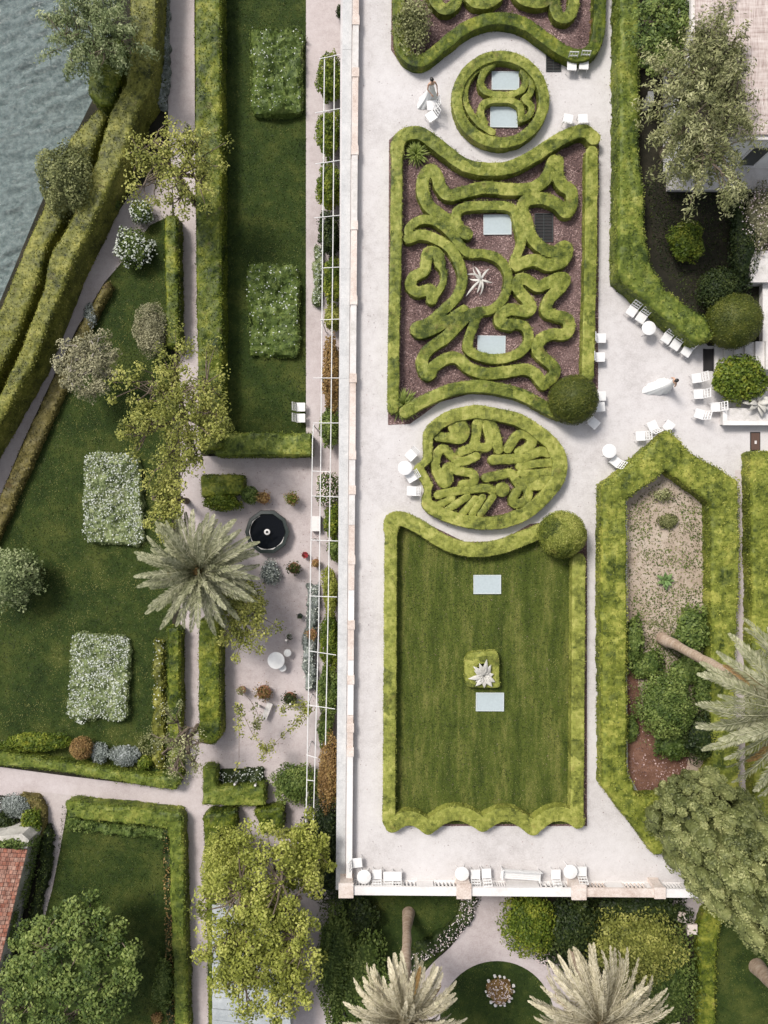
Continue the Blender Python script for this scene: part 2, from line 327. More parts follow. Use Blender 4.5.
# ------------------------------------------------------------------ hedges: clipped volume from a plan outline
def hedge(name, label, cat, mat, h, sdf, bounds, gz=0., grid=.1, rough=.035, rnd=.08, dens=260, leaf=.062, group=None, batter=.0, lump=.0, link=True):
    (x0, y0), (x1, y1) = bounds; pad = .25
    xs = np.arange(x0 - pad, x1 + pad, grid); ys = np.arange(y0 - pad, y1 + pad, grid); nx, ny = len(xs), len(ys)
    XX, YY = np.meshgrid(xs, ys, indexing='ij'); P = np.stack([XX.ravel(), YY.ravel()], 1)
    P3 = np.c_[P, np.zeros(len(P))]
    D = (sdf(P) + rough * 1.6 * vnoise(P3 + 3.3, 2.2) + rough * 1.2 * vnoise(P3, 6)).reshape(nx, ny)
    ins = D < 0
    V = []; T = []; vid = {}
    def corner(i, j):
        key = (i, j)
        if key not in vid: vid[key] = len(V); V.append((xs[i], ys[j], -D[i, j]))
        return vid[key]
    def cross(i, j, a, b):
        key = (i, j, a, b)
        if key not in vid:
            t = D[i, j] / (D[i, j] - D[a, b]); t = min(max(t, .02), .98)
            vid[key] = len(V); V.append((xs[i] + (xs[a] - xs[i]) * t, ys[j] + (ys[b] - ys[j]) * t, 0.))
        return vid[key]
    F = []; seg = []
    for i in range(nx - 1):
        for j in range(ny - 1):
            c = [(i, j), (i + 1, j), (i + 1, j + 1), (i, j + 1)]; s = [ins[q] for q in c]
            m = sum(s)
            if m == 0: continue
            if m == 4: F.append([corner(*q) for q in c]); continue
            poly = []; es = []
            for q in range(4):
                a, b = c[q], c[(q + 1) % 4]
                if s[q]: poly.append(corner(*a))
                if s[q] != s[(q + 1) % 4]:
                    e = cross(*min(a, b), *max(a, b)); poly.append(e); es.append((e, s[q]))
            F.append(poly)
            outs = [e for e, f in es if f]; inn = [e for e, f in es if not f]
            if len(es) == 2: seg.append((outs[0], inn[0]))
            else:
                for q in range(4):                                   # two separate cuts
                    pass
                seg.append((es[0][0], es[1][0]) if not s[0] else (es[3][0], es[0][0])); seg.append((es[2][0], es[3][0]) if not s[0] else (es[1][0], es[2][0]))
    V = np.array(V); dep = V[:, 2]; top = gz + h
    u = np.clip(dep / rnd, 0, 1); z = top - rnd * (1 - np.sqrt(1 - (1 - u) ** 2))
    q = np.c_[V[:, :2], np.zeros(len(V))]
    z = z + rough * 1.7 * vnoise(q, 3.1) + rough * 2.0 * vnoise(q + 7, 7) + lump * 2 * vnoise(q + 2, 1.1)
    Vt = np.c_[V[:, :2], z]
    g = G(); g.add(Vt, F, .42 + .9 * vnoise(np.array([Vt[f[0]] for f in F]) + 11, 7))
    # sides
    seg = np.array(seg); e = np.unique(seg)
    dd = V[seg[:, 1], :2] - V[seg[:, 0], :2]; L = np.linalg.norm(dd, axis=1) + 1e-9
    nr = np.c_[dd[:, 1], -dd[:, 0]] / L[:, None]
    mid = (V[seg[:, 0], :2] + V[seg[:, 1], :2]) / 2
    flip = sdf(mid + nr * .02) < sdf(mid - nr * .02); nr[flip] *= -1
    vn = np.zeros((len(V), 2)); np.add.at(vn, seg[:, 0], nr); np.add.at(vn, seg[:, 1], nr); vn /= np.linalg.norm(vn, axis=1)[:, None] + 1e-9
    idx = {int(a): n for n, a in enumerate(e)}; rows = []; nr_ = max(2, int(h / .25) + 1); base = Vt[e]
    for r_ in range(nr_ + 1):
        f = r_ / nr_; zz = base[:, 2] * (1 - f) + (gz - .03) * f
        pp = np.c_[base[:, :2], zz]; o = rough * 2.0 * vnoise(pp, 3.) * min(1, 4 * f) + batter * h * f
        rows.append(np.c_[base[:, :2] + vn[e] * o[:, None], zz])
    m = len(e); F2 = []
    for a, b in seg:
        a = idx[int(a)]; b = idx[int(b)]
        for r_ in range(nr_): F2.append([r_ * m + a, r_ * m + b, (r_ + 1) * m + b, (r_ + 1) * m + a])
    g.add(np.concatenate(rows), F2, .38)
    # leaves
    cells = np.argwhere(ins[:-1, :-1]); area = len(cells) * grid * grid; n = int(area * dens)
    if n:
        ij = cells[R.integers(0, len(cells), n)]; fx = R.random((n, 2))
        pts = np.c_[xs[ij[:, 0]] + fx[:, 0] * grid, ys[ij[:, 1]] + fx[:, 1] * grid]
        d0 = D[ij[:, 0], ij[:, 1]]; uu = np.clip(-d0 / rnd, 0, 1); q = np.c_[pts, np.zeros(n)]
        zz = top - rnd * (1 - np.sqrt(1 - (1 - uu) ** 2)) + rough * 1.7 * vnoise(q, 3.1) + rough * 2.0 * vnoise(q + 7, 7) + lump * 2 * vnoise(q + 2, 1.1) + R.normal(size=n) * leaf * .3
        tn = .5 + .8 * vnoise(q, 6) + R.normal(size=n) * .3 - .5 * (R.random(n) < .08)
        g.leaves(np.c_[pts, zz], leaf, np.array([0, 0, 1.]), .8, .6, tn)
    sa = L.sum() * h; n2 = int(sa * dens * .8)
    if n2:
        w = R.choice(len(seg), n2, p=L / L.sum()); t = R.random(n2)[:, None]
        pts = V[seg[w, 0], :2] * (1 - t) + V[seg[w, 1], :2] * t; f = R.random(n2)
        zz = top - .03 - f * (h - .05); pts = pts + nr[w] * ((batter * h * f)[:, None] + R.normal(size=(n2, 1)) * leaf * .3 + .01)
        q = np.c_[pts, zz]; tn = .5 + .7 * vnoise(q, 8) + R.normal(size=n2) * .22
        g.leaves(q, leaf, np.c_[nr[w], np.full(n2, .35)], .55, .6, tn)
    o = g.build(name, mat); c = ((x0 + x1) / 2, (y0 + y1) / 2, gz); recenter(o, c)
    return tag(o, label, cat, group)
def bnd(*arrs, pad=0):
    A = np.concatenate(arrs); return (A.min(0) - pad, A.max(0) + pad)
def hedge_poly(name, label, mat, px, h, gz=0., hole=None, sm=False, cat='hedge', **kw):
    z = gz + h; p = W2(smooth_path(px, True, 4) if sm else px, z)
    hp = [W2(q, z) for q in (hole or [])]
    def sdf(X):
        d = d_poly(X, p)
        for q in hp: d = np.maximum(d, -d_poly(X, q))
        return d
    return hedge(name, label, cat, mat, h, sdf, bnd(p), gz, **kw)
def hedge_line(name, label, mat, lines, h, gz=0., cat='hedge', **kw):
    """lines: (pixel points, half width in pixels, smooth, closed)"""
    z = gz + h; L = []
    for it in lines:
        pts, hw = it[0], it[1]; closed = len(it) > 3 and it[3]; sm = it[2] if len(it) > 2 else True
        L.append((W2(smooth_path(pts, closed) if sm else pts, z), hw * k(z), closed))
    def sdf(X):
        d = np.full(len(X), 1e9)
        for p, w, c in L: d = np.minimum(d, d_line(X, p, c) - w)
        return d
    return hedge(name, label, cat, mat, h, sdf, bnd(*[p for p, _, _ in L], pad=max(w for _, w, _ in L)), gz, **kw)

# ------------------------------------------------------------------ ground sheets and scattered stuff
def sheet(name, mat, px, z):
    p = W2(px, z); g = G(); g.add(np.c_[p, np.full(len(p), z)], [list(range(len(p)))])
    o = g.build(name, mat); o['kind'] = 'structure'
    if o.data.polygons[0].normal.z < 0: o.data.flip_normals()
    return o
def scatter(name, mat, px, z, dens, size, flat=.8, label=None, holes=(), aspect=.5, up=1., lift=.01):
    p = W2(px, z); lo, hi = p.min(0), p.max(0); n = int((hi - lo).prod() * dens)
    X = R.random((n, 2)) * (hi - lo) + lo; ok = inside(X, p)
    for q in holes: ok &= ~inside(X, W2(q, z))
    X = X[ok]; n = len(X); q = np.c_[X, np.zeros(n)]
    g = G(); g.leaves(np.c_[X, z + lift + R.random(n) * lift * 2], size, np.array([0, 0, up]), flat, aspect, .5 + .6 * vnoise(q, 1.3) + R.normal(size=n) * .25)
    o = g.build(name, mat); o['kind'] = 'stuff'
    return o
def line_px(pts, hw, sm=True):
    p = smooth_path(pts) if sm else np.array(pts, float); L = []; Rr = []
    for i in range(len(p)):
        d = p[min(i + 1, len(p) - 1)] - p[max(i - 1, 0)]; d /= np.linalg.norm(d) + 1e-9; n = np.array([-d[1], d[0]]) * hw
        L.append(p[i] + n); Rr.append(p[i] - n)
    return [tuple(q) for q in L + Rr[::-1]]
def circ(cx, cy, r, n=48, ry=None): return [(cx + r * math.cos(2 * math.pi * i / n), cy + (ry or r) * math.sin(2 * math.pi * i / n)) for i in range(n)]

# ------------------------------------------------------------------ shrubs and trees
def shrub_leaves(g, c, r, n, size, amp=.12, mi=0, up=.35, tone0=.5, zmin=None, shell=.82, clump=0, spread=.7):
    d = R.normal(size=(n, 3)); d /= np.linalg.norm(d, axis=1)[:, None]; d[:, 2] = np.where(d[:, 2] < -.35, -d[:, 2], d[:, 2])
    f = 1 + amp * 2 * vnoise(d * 1.0 + np.array(c) * .37 + 9, 1.6) + amp * vnoise(d + 5, 1.6 * 2.7)
    if clump:
        cl = R.normal(size=(clump, 3)); cl /= np.linalg.norm(cl, axis=1)[:, None]; cl[:, 2] = np.abs(cl[:, 2])
        ci = np.argmax(d @ cl.T, 1); ct = R.random(clump); dist = 1 - (d * cl[ci]).sum(1)
        f = f + .16 - np.minimum(dist * 3.0, .3); tn = tone0 - .25 + .5 * ct[ci]
    else: tn = tone0
    rr = f * R.uniform(shell, 1.04, n); P = d * rr[:, None] * np.array(r) + np.array(c); tn = np.zeros(n) + tn
    if zmin is not None: ok = P[:, 2] > zmin; P = P[ok]; d = d[ok]; tn = tn[ok]
    g.leaves(P, size, d, spread, .6, tn + R.normal(size=len(P)) * .22, mi, up)
def shrub(name, label, mat, px, py, rpx, hz, gz=0., n=1500, size=.09, ry=None, amp=.14, clump=0, cat='shrub', bloom=None, nb=0, bsize=.09, group=None, core=True, shell=.8, zc=None, spread=.7, stem=True):
    """px, py: centre of the outline as seen; rpx: its radius in pixels; hz: height of the plant"""
    n = int(n * 1.5); z0 = gz + hz * .5; c = W(px, py, z0); r = rpx * k(z0); r2 = (ry or rpx) * k(z0); g = G()
    if core: g.blob(c, (r * .74, r2 * .74, hz * .5 * .78), 3, amp * 1.3, 1.6, .15, 0, gz)
    shrub_leaves(g, c, (r, r2, hz * .5), n, size, amp, 0, .35, .5, gz, shell, clump, spread)
    mats = [mat]
    if bloom:
        mats.append(bloom); shrub_leaves(g, c, (r * 1.05, r2 * 1.05, hz * .54), nb, bsize, amp, 1, .9, .6, gz + hz * .3, .92, clump, .5)
    o = g.build(name, mats); recenter(o, (c[0], c[1], gz)); return tag(o, label, cat, group)
def ball(name, label, mat, px, py, rpx, gz=0., n=7000, size=.065, group=None):
    rr = rpx * k(gz + .9); zc = gz + rr * .78; c = W(px, py, zc); rr = rpx * k(zc); g = G()
    g.blob(c, (rr * .965,) * 3, 4, .02, 2.2, .4, 0, gz)
    shrub_leaves(g, c, (rr, rr, rr), n, size, .02, 0, .2, .5, gz, .955, 0, .5)
    o = g.build(name, mat); recenter(o, (c[0], c[1], gz)); return tag(o, label, 'topiary', group)
def tree(name, label, mat, px, py, rpx, top, gz, nclus=60, per=90, size=.14, crad=.42, ry=None, depth=.45, bark='bark', trunk_r=.14, twigs=True, fill=.55, lean=(0, 0), seed=1, cat='tree', core=0, aspect=.6, up=.95, cull=None, limb=1.0, spr=.45, wisp=0, clusters=None, group=None):
    rs = np.random.default_rng(seed); hz = top - gz; zc = top - hz * depth * .5
    c = np.array(W(px, py, zc)); rx = rpx * k(zc); r2 = (ry or rpx) * k(zc); rz = hz * depth * .5
    base = np.array([c[0] + lean[0], c[1] + lean[1], gz]); root = thing(name, label, cat, tuple(base), 0, group)
    if clusters is not None: C = np.array([W(a, b, zc + dz) for a, b, dz in clusters])
    else:
        d = rs.normal(size=(nclus, 3)); d /= np.linalg.norm(d, axis=1)[:, None]; d[:, 2] = np.where(d[:, 2] < -.3, -d[:, 2], d[:, 2])
        rad = (fill + (1 - fill) * rs.random(nclus)) * (1 + .6 * (vnoise(d * 1.3 + seed, 1.4)))
        C = c + d * rad[:, None] * np.array([rx, r2, rz])
    if cull: C = np.array([q for q in C if cull(q)])
    tr = G(); fork = base + np.array([(c[0] - base[0]) * .5, (c[1] - base[1]) * .5, max(.5, (zc - gz) - rz * .8)])
    tr.tube([base, (base + fork) / 2 + rs.normal(size=3) * .04, fork], [trunk_r * 1.3, trunk_r, trunk_r * .85], 9)
    nl = 7; ang = rs.random() * 6.28; limbs = []
    for i in range(nl):
        a = ang + i * 6.283 / nl + rs.normal() * .2; e = c + np.array([math.cos(a) * rx * .55, math.sin(a) * r2 * .55, rz * rs.uniform(-.3, .5)])
        mid = (fork + e) / 2 + np.array([rs.normal() * .12, rs.normal() * .12, rz * .15]); limbs.append((mid, e))
        tr.tube([fork, mid, e], [trunk_r * .62 * limb, trunk_r * .45 * limb, trunk_r * .25 * limb], 6)
    for q in C:
        j = min(range(nl), key=lambda i: np.linalg.norm(limbs[i][1] - q)); st = limbs[j][1] if rs.random() < .7 else limbs[j][0]
        md = (st + q) / 2 + rs.normal(size=3) * .12
        tr.tube([st, md, q], [trunk_r * .22 * limb, trunk_r * .15 * limb, trunk_r * .07 * limb], 5, cap=False)
    to = tr.build('trunk', bark, root); to.data.transform(Matrix.Translation(-Vector(base)))
    g = G(); nC = len(C); ct = rs.random(nC); sz = crad * (.65 + .7 * rs.random(nC))
    if core: g.blob(c - np.array([0, 0, rz * .15]), (rx * core, r2 * core, rz * core), 4, .2, 1.8, .35)
    ii = rs.integers(0, nC, nC * per); off = R.normal(size=(len(ii), 3)); off /= np.linalg.norm(off, axis=1)[:, None]
    off *= (R.random(len(ii)) ** .45)[:, None] * sz[ii][:, None]; off[:, 2] *= .62
    if wisp:
        od = C - c; od[:, 2] -= rz * .4; od /= np.linalg.norm(od, axis=1)[:, None]; off = off * .62 + od[ii] * (R.random(len(ii)) * wisp - wisp * .3)[:, None]
    P = C[ii] + off; g.leaves(P, size, off / (sz[ii][:, None]), spr, aspect, .0 + .8 * ct[ii] + R.normal(size=len(ii)) * .22 + .1, 0, up)
    cr = g.build('crown', mat, root); cr.data.transform(Matrix.Translation(-Vector(base)))
    return root
# ------------------------------------------------------------------ palms, agaves, furniture, people
def frond_mesh(name, mat, Ln, droop, lw, seed, nl=46, twist=.0):
    rs = np.random.default_rng(seed); g = G(); n = 14; pts = []
    x = z = 0.; a = .12
    for i in range(n + 1):
        pts.append((x, rs.normal() * .01, z)); x += Ln / n * math.cos(a); z += Ln / n * math.sin(a); a -= droop / n * (.5 + 1.0 * i / n)
    g.tube(pts, [.035 * (1 - .85 * i / n) for i in range(n + 1)], 5, .9)
    pts = np.array(pts)
    for i in range(nl):
        f = .12 + .88 * i / nl; s_ = f * n; j = min(int(s_), n - 1); p = pts[j] + (pts[j + 1] - pts[j]) * (s_ - j); t = pts[j + 1] - pts[j]; t /= np.linalg.norm(t)
        up = np.array([-t[2], 0, t[0]]); le = lw * (math.sin(math.pi * min(1, .16 + f * .84)) ** .55) * rs.uniform(.85, 1.1)
        for sd in (-1, 1):
            fw = .75 + .7 * f; d = t * fw + np.array([0, sd, 0]) + up * (.38 + rs.normal() * .22); d /= np.linalg.norm(d)
            w = np.cross(d, up); w /= np.linalg.norm(w); ww = .027
            e = p + d * le + np.array([0, 0, -.12 * le]); m_ = p + d * le * .5
            g.add([p - w * ww * .5, m_ - w * ww, e, m_ + w * ww], [[0, 1, 2, 3]], np.clip(.5 + rs.normal() * .2 + .15 * f, 0, 1))
    me = g.build(name, mat); data = me.data; bpy.data.objects.remove(me); return data
def palm(name, label, mat, base, zb, crown, zt, Ln, nf, seed, trunk_r=.27, lw=.36, cat='palm tree', lo=-.75, hi=1.35):
    rs = np.random.default_rng(seed); b = np.array(W(*base, zb)); c = np.array(W(*crown, zt)); root = thing(name, label, cat, tuple(b))
    g = G(); n = 16; pts = []; rad = []
    for i in range(n + 1):
        f = i / n; pts.append(tuple((c - b) * f + np.array([rs.normal() * .015, rs.normal() * .015, 0]))); rad.append(trunk_r * (1.35 - .5 * min(1, f * 5) if f < .2 else .85 + .1 * (i % 2) + (.35 * max(0, f - .85) / .15)))
    g.tube(pts, rad, 14); g.build('trunk', 'palm_trunk', root)
    g = G(); g.blob(tuple(c - b), (trunk_r * 1.35, trunk_r * 1.35, trunk_r * 1.5), 3, .2, 3, .6)
    g.build('crown_heart', 'rust', root)
    var = [frond_mesh('frond', mat, Ln * s_, dr, lw, seed * 10 + i) for i, (s_, dr) in enumerate(((1, .7), (1.06, 1.05), (.94, .9), (1.0, 1.3)))]
    short = [frond_mesh('frond', mat, Ln * .62, .35, lw * .8, seed * 10 + 7), frond_mesh('frond', mat, Ln * .78, .55, lw * .9, seed * 10 + 8)]
    for i in range(nf):
        f = (i + .5) / nf; el = hi - (hi - lo) * f ** .85 + rs.normal() * .07; az = i * 2.39996 + rs.normal() * .12
        o = bpy.data.objects.new('frond', short[i % 2] if f < .16 else var[int(rs.integers(4))]); COL.objects.link(o); o.parent = root
        o.location = tuple(c - b + np.array([math.cos(az) * .12, math.sin(az) * .12, .1]))
        o.rotation_euler = (Matrix.Rotation(az, 3, 'Z') @ Matrix.Rotation(-el, 3, 'Y') @ Matrix.Rotation(rs.normal() * .25, 3, 'X')).to_euler()
    dead = frond_mesh('frond', 'rust', Ln * .8, 1.2, lw * .8, seed * 10 + 9)
    for i in range(7):
        az = rs.uniform(0, 6.28); o = bpy.data.objects.new('frond', dead); COL.objects.link(o); o.parent = root; o['label'] = 'brown dead frond'
        o.location = tuple(c - b + np.array([math.cos(az) * .1, math.sin(az) * .1, -.1])); o.rotation_euler = (Matrix.Rotation(az, 3, 'Z') @ Matrix.Rotation(-rs.uniform(-.7, .1), 3, 'Y')).to_euler()
    return root
def agave(name, label, mat, px, py, z, n, Ln, wid, seed, lo=.15, hi=1.1, curl=.5, cat='agave', group=None, taper=.75, angs=None, sidek=.25):
    rs = np.random.default_rng(seed); g = G()
    for i in range(n):
        f = (i + .5) / n; az = angs[i][0] if angs else i * 2.4 + rs.normal() * .15; el = (lo + (hi - lo) * f) if not angs else lo
        L = Ln * (angs[i][1] if angs else (1.05 - .35 * f) * rs.uniform(.85, 1.1)); m_ = 9; V = []; x = .03; zz = .05; a = el; side = rs.normal() * sidek; y = 0
        for j in range(m_ + 1):
            t = j / m_; w = wid * (.55 + .9 * math.sin(math.pi * min(1, t * taper + .12))) * (1 - t ** 4) * .5 + .004
            c_, s_ = math.cos(az), math.sin(az)
            for yy, dz in ((-w, .25 * w), (0, -.12 * w), (w, .25 * w)):
                Y = y + yy; V.append((x * c_ - Y * s_, x * s_ + Y * c_, zz + dz))
            x += L / m_ * math.cos(a); zz += L / m_ * math.sin(a); y += side * L / m_ * t; a -= curl / m_ * (1 + t); zz = max(zz, .02)
        F = [[j * 3 + q, j * 3 + q + 1, (j + 1) * 3 + q + 1, (j + 1) * 3 + q] for j in range(m_) for q in (0, 1)]
        g.add(V, F, .5 + rs.normal() * .2)
    o = g.build(name, mat, smooth=True); o.location = W(px, py, z); md = o.modifiers.new('s', 'SOLIDIFY'); md.thickness = .012
    return tag(o, label, cat, group)
def rot_for(dx, dy): return math.atan2(-dx, -dy)          # image direction (dx, dy) of the local +Y axis
_chair = None
def chair(px, py, back, label, group='white garden chairs on the terrace', z=0.):
    global _chair
    loc = (*W(px, py, z + .44)[:2], z); rz = rot_for(*back)
    if _chair: return dup(_chair, loc, rz, label, group)
    r = thing('garden_chair', label, 'chair', loc, rz, group); _chair = r; r.scale = (.93, .93, .97)
    g = G(); g.box((-.25, -.25, .415), (.25, .23, .45)); g.box((-.24, -.27, .40), (.24, -.252, .445)); g.build('seat', 'white', r)
    g = G(); sh = Matrix(((1, 0, 0, 0), (0, 1, .38, .235 - .38 * .45), (0, 0, 1, 0), (0, 0, 0, 1)))
    for x in (-.24, .205): g.box((x, -.014, .45), (x + .035, .014, .93), mat=sh)
    for zz in (.52, .69, .885): g.box((-.204, -.011, zz), (.204, .011, zz + .045), mat=sh)
    for x in (-.08, .055): g.box((x, -.008, .566), (x + .022, .008, .884), mat=sh)
    g.build('backrest', 'white', r)
    for x, y in ((-.21, -.21), (.21, -.21), (-.21, .2), (.21, .2)):
        g = G(); g.tube([(x, y, .414), (x * 1.12, y * 1.12, 0)], [.017, .014], 8); g.build('leg', 'white', r)
    return r
_tab_ = {}
def table(px, py, label, rad=.345, z=0., ht=.72, group='round white garden tables', name='garden_table', cat='table'):
    loc = (*W(px, py, z + ht)[:2], z); key = (rad, ht)
    if key in _tab_: return dup(_tab_[key], loc, random.random() * 3, label, group)
    r = thing(name, label, cat, loc, 0, group); _tab_[key] = r
    g = G(); g.lathe((0, 0, 0), [(rad * .96, ht - .03), (rad, ht - .02), (rad, ht - .004), (rad * .97, ht)], 40); g.build('tabletop' if rad > .25 else 'seat', 'white', r)
    g = G(); g.tube([(0, 0, ht - .031), (0, 0, .16)], [.03, .026], 10); g.build('pedestal', 'white', r)
    for i in range(3):
        a = i * 2.094; g = G(); g.tube([(.02 * math.cos(a), .02 * math.sin(a), .22), (rad * .45 * math.cos(a), rad * .45 * math.sin(a), .15), (rad * .8 * math.cos(a), rad * .8 * math.sin(a), .015)], [.02, .018, .014], 7); g.build('leg', 'white', r)
    return r
def skin_obj(name, V, E, rad, mat, root=0, parent=None, sub=1):
    me = bpy.data.meshes.new(name); me.from_pydata(V, E, []); o = bpy.data.objects.new(name, me); COL.objects.link(o)
    o.modifiers.new('skin', 'SKIN').use_smooth_shade = True
    if not me.skin_vertices: me.skin_vertices.new()
    for i, r in enumerate(rad): me.skin_vertices[0].data[i].radius = (r, r); me.skin_vertices[0].data[i].use_root = (i == root)
    s = o.modifiers.new('sub', 'SUBSURF'); s.levels = s.render_levels = sub
    me.materials.append(M[mat]); dg = bpy.context.evaluated_depsgraph_get()
    m2 = bpy.data.meshes.new_from_object(o.evaluated_get(dg)); o.modifiers.clear(); o.data = m2
    for p in m2.polygons: p.use_smooth = True
    if parent: o.parent = parent
    return o
def person(label, px, py, rz, arms, train, seed=1):
    """px, py: where the feet stand; arms: ((elbow, wrist) right, left); train: (angle, length) of the dress train in local axes"""
    r = thing('person', label, 'person', W(px, py, 0), rz)
    V = []; E = []; rd = []
    def add(p, rr, par=None):
        V.append(p); rd.append(rr)
        if par is not None: E.append((par, len(V) - 1))
        return len(V) - 1
    pel = add((0, 0, .95), .13); wa = add((0, -.005, 1.1), .098, pel); ch = add((0, -.01, 1.28), .118, wa); nb = add((0, .0, 1.40), .075, ch)
    nk = add((0, -.005, 1.475), .047, nb); jaw = add((0, -.022, 1.545), .062, nk); hd = add((0, -.015, 1.61), .083, jaw); tp = add((0, 0, 1.68), .055, hd)
    for sd, (el, wr) in zip((-1, 1), arms):
        sh = add((sd * .165, 0, 1.375), .048, nb); e = add(el, .036, sh); w = add(wr, .024, e)
        d = (Vector(wr) - Vector(el)).normalized(); pm = Vector(wr) + d * .06; p_ = add(tuple(pm), .03, w)
        s_ = d.cross(Vector((0, 0, 1)));  s_ = (s_ if s_.length > .1 else Vector((1, 0, 0))).normalized(); dn = Vector((0, 0, -1))
        for q, (o_, le) in enumerate(((-.03, .068), (-.01, .08), (.011, .076), (.03, .058))):
            k1 = add(tuple(pm + s_ * o_ + d * .035), .0095, p_); k2 = add(tuple(pm + s_ * o_ + d * (.035 + le * .55) + dn * .008), .0085, k1); add(tuple(pm + s_ * o_ * 1.05 + d * (.035 + le * .9) + dn * .03), .0075, k2)
        t1 = add(tuple(Vector(wr) + d * .025 - s_ * sd * .04 + dn * .012), .011, p_); add(tuple(Vector(wr) + d * .065 - s_ * sd * .055 + dn * .025), .009, t1)
    for sd in (-1, 1):
        hp = add((sd * .09, 0, .86), .098, pel); kn = add((sd * .095, -.015, .48), .06, hp); an = add((sd * .09, .0, .09), .038, kn); add((sd * .1, -.14, .035), .03, an)
    b = skin_obj('body', V, E, rd, 'skin', 0, r)
    g = G(); g.blob((0, -.108, 1.598), (.014, .02, .022), 2, 0)                      # nose
    g.build('nose', 'skin', r, True)
    for sd in (-1, 1):
        g = G(); g.blob((sd * .032, -.094, 1.622), (.013, .008, .007), 2, 0); g.build('eye', 'hair', r, True)
        g = G(); g.blob((sd * .086, -.005, 1.60), (.012, .02, .03), 2, 0); g.build('ear', 'skin', r, True)
    g = G(); g.blob((0, -.094, 1.556), (.024, .009, .008), 2, 0); g.build('mouth', 'red', r, True)
    g = G(); g.blob((0, .016, 1.648), (.094, .096, .082), 3, .06); g.blob((0, .10, 1.63), (.052, .05, .05), 3, .08); g.build('hair', 'hair', r, True)
    g = G(); n = 72; prof = [(1.345, .14, .105), (1.28, .148, .125), (1.2, .125, .11), (1.1, .112, .1), (1.02, .135, .12), (.92, .17, .15), (.75, .20, .18), (.55, .24, .22), (.35, .29, .27), (.18, .34, .32), (.06, .385, .365), (.015, .41, .39)]
    VV = []; ta, tl = train; rs = np.random.default_rng(seed); ph = rs.random(6) * 6.28
    for z, rx, ry in prof:
        lo = max(0, (1.0 - z) / 1.0)
        for j in range(n):
            a = 2 * math.pi * j / n; fo = 1 + lo * (.055 * math.sin(13 * a + ph[0]) + .035 * math.sin(7 * a + ph[1]) + .02 * math.sin(23 * a + ph[2]))
            w = max(0, math.cos(a - ta)) ** 1.5; x = rx * fo * math.cos(a) + math.cos(ta) * tl * w * lo ** 2.6; y = ry * fo * math.sin(a) + math.sin(ta) * tl * w * lo ** 2.6
            VV.append((x, y, z + w * lo ** 3 * .05 * (1 + math.sin(9 * a + ph[3])) * (z > .03)))
    F = [[i * n + j, (i + 1) * n + j, (i + 1) * n + (j + 1) % n, i * n + (j + 1) % n] for i in range(len(prof) - 1) for j in range(n)]
    g.add(VV, F); g.build('dress', 'cloth', r, True)
    return r
# ================================================================== THE SETTING
# ground of the lower garden up to the shore, the raised terrace, the lake
shore = [(150, -700), (128, -60), (112, 30), (100, 85), (80, 125), (58, 165), (36, 215), (14, 268), (-8, 320), (-80, 420), (-420, 1000), (-700, 5000), (7000, 5000), (7000, -700)]
sheet('ground', 'soil', shore, GZ)
g = G(); st = .11; xs = np.arange(-36, -10, st); ys = np.arange(-6, 40, st); XX, YY = np.meshgrid(xs, ys, indexing='ij')
P = np.c_[XX.ravel(), YY.ravel(), np.zeros(XX.size)]; Q = P.copy(); Q[:, 0] = P[:, 0] * .8 + P[:, 1] * .45; Q[:, 1] = (P[:, 1] * .9 - P[:, 0] * .35) * 1.5
zz = .2 * vnoise(Q, .5) + .22 * vnoise(Q * [.7, 1.5, 1] + 4, 1.3) + .2 * vnoise(Q * [.6, 2, 1] + 8, 2.2) + .13 * vnoise(Q * [.6, 1.8, 1], 4.2)
nx, ny = XX.shape; I = np.arange(nx * ny).reshape(nx, ny); F = np.stack([I[:-1, :-1], I[1:, :-1], I[1:, 1:], I[:-1, 1:]], -1).reshape(-1, 4)
P[:, 2] = -5 + zz; g.add(P, F)
for a, b, c, d in ((-600, -36, -600, 600), (-10.2, 600, -600, 600), (-36, -10.2, -600, -6), (-36, -10.2, 39.8, 600)):
    g.add([(a, c, -5.02), (b, c, -5.02), (b, d, -5.02), (a, d, -5.02)], [[0, 1, 2, 3]])
o = g.build('lake_water', 'water', smooth=True); o['kind'] = 'structure'
sp = W2(shore[:12], GZ); g = G()
for a, b in zip(sp[:-1], sp[1:]):
    d = (b - a) / np.linalg.norm(b - a); n_ = np.array([d[1], -d[0]]) * -.35
    g.add([(*a, GZ - .01), (*b, GZ - .01), (*b, -6), (*a, -6)], [[0, 1, 2, 3]])
o = g.build('shore_wall', 'wall'); recenter(o, (*sp[4], -6)); tag(o, 'rough stone wall dropping from the left garden into the lake', 'wall')
terr = [(343, -600), (337, 884), (3500, 884), (3500, -600)]
sheet('terrace_gravel', 'gravel', terr, 0.)
tp = W2(terr, 0.)
for lab, a, b in (('long stone retaining wall below the left edge of the terrace, beside the pergola', tp[0], tp[1]), ('stone retaining wall below the white balustrade, facing the palms', tp[1], tp[2])):
    d = (b - a) / np.linalg.norm(b - a); n_ = np.array([-d[1], d[0]]) * -.3 if False else np.array([d[1], -d[0]]) * (.3 if abs(d[0]) < .5 else .16)
    if (a + n_)[0] < a[0] - .1 or abs(d[0]) > .5: n_ = -n_
    A, B = a, b; C, D = b + n_, a + n_; g = G()
    V = [(*q, z) for z in (GZ - .1, -.012) for q in (A, B, C, D)]
    g.add(V, [[3, 2, 1, 0], [4, 5, 6, 7], [0, 1, 5, 4], [1, 2, 6, 5], [2, 3, 7, 6], [3, 0, 4, 7]]); o = g.build('retaining_wall', 'wall'); recenter(o, (*a, GZ)); tag(o, lab, 'wall')
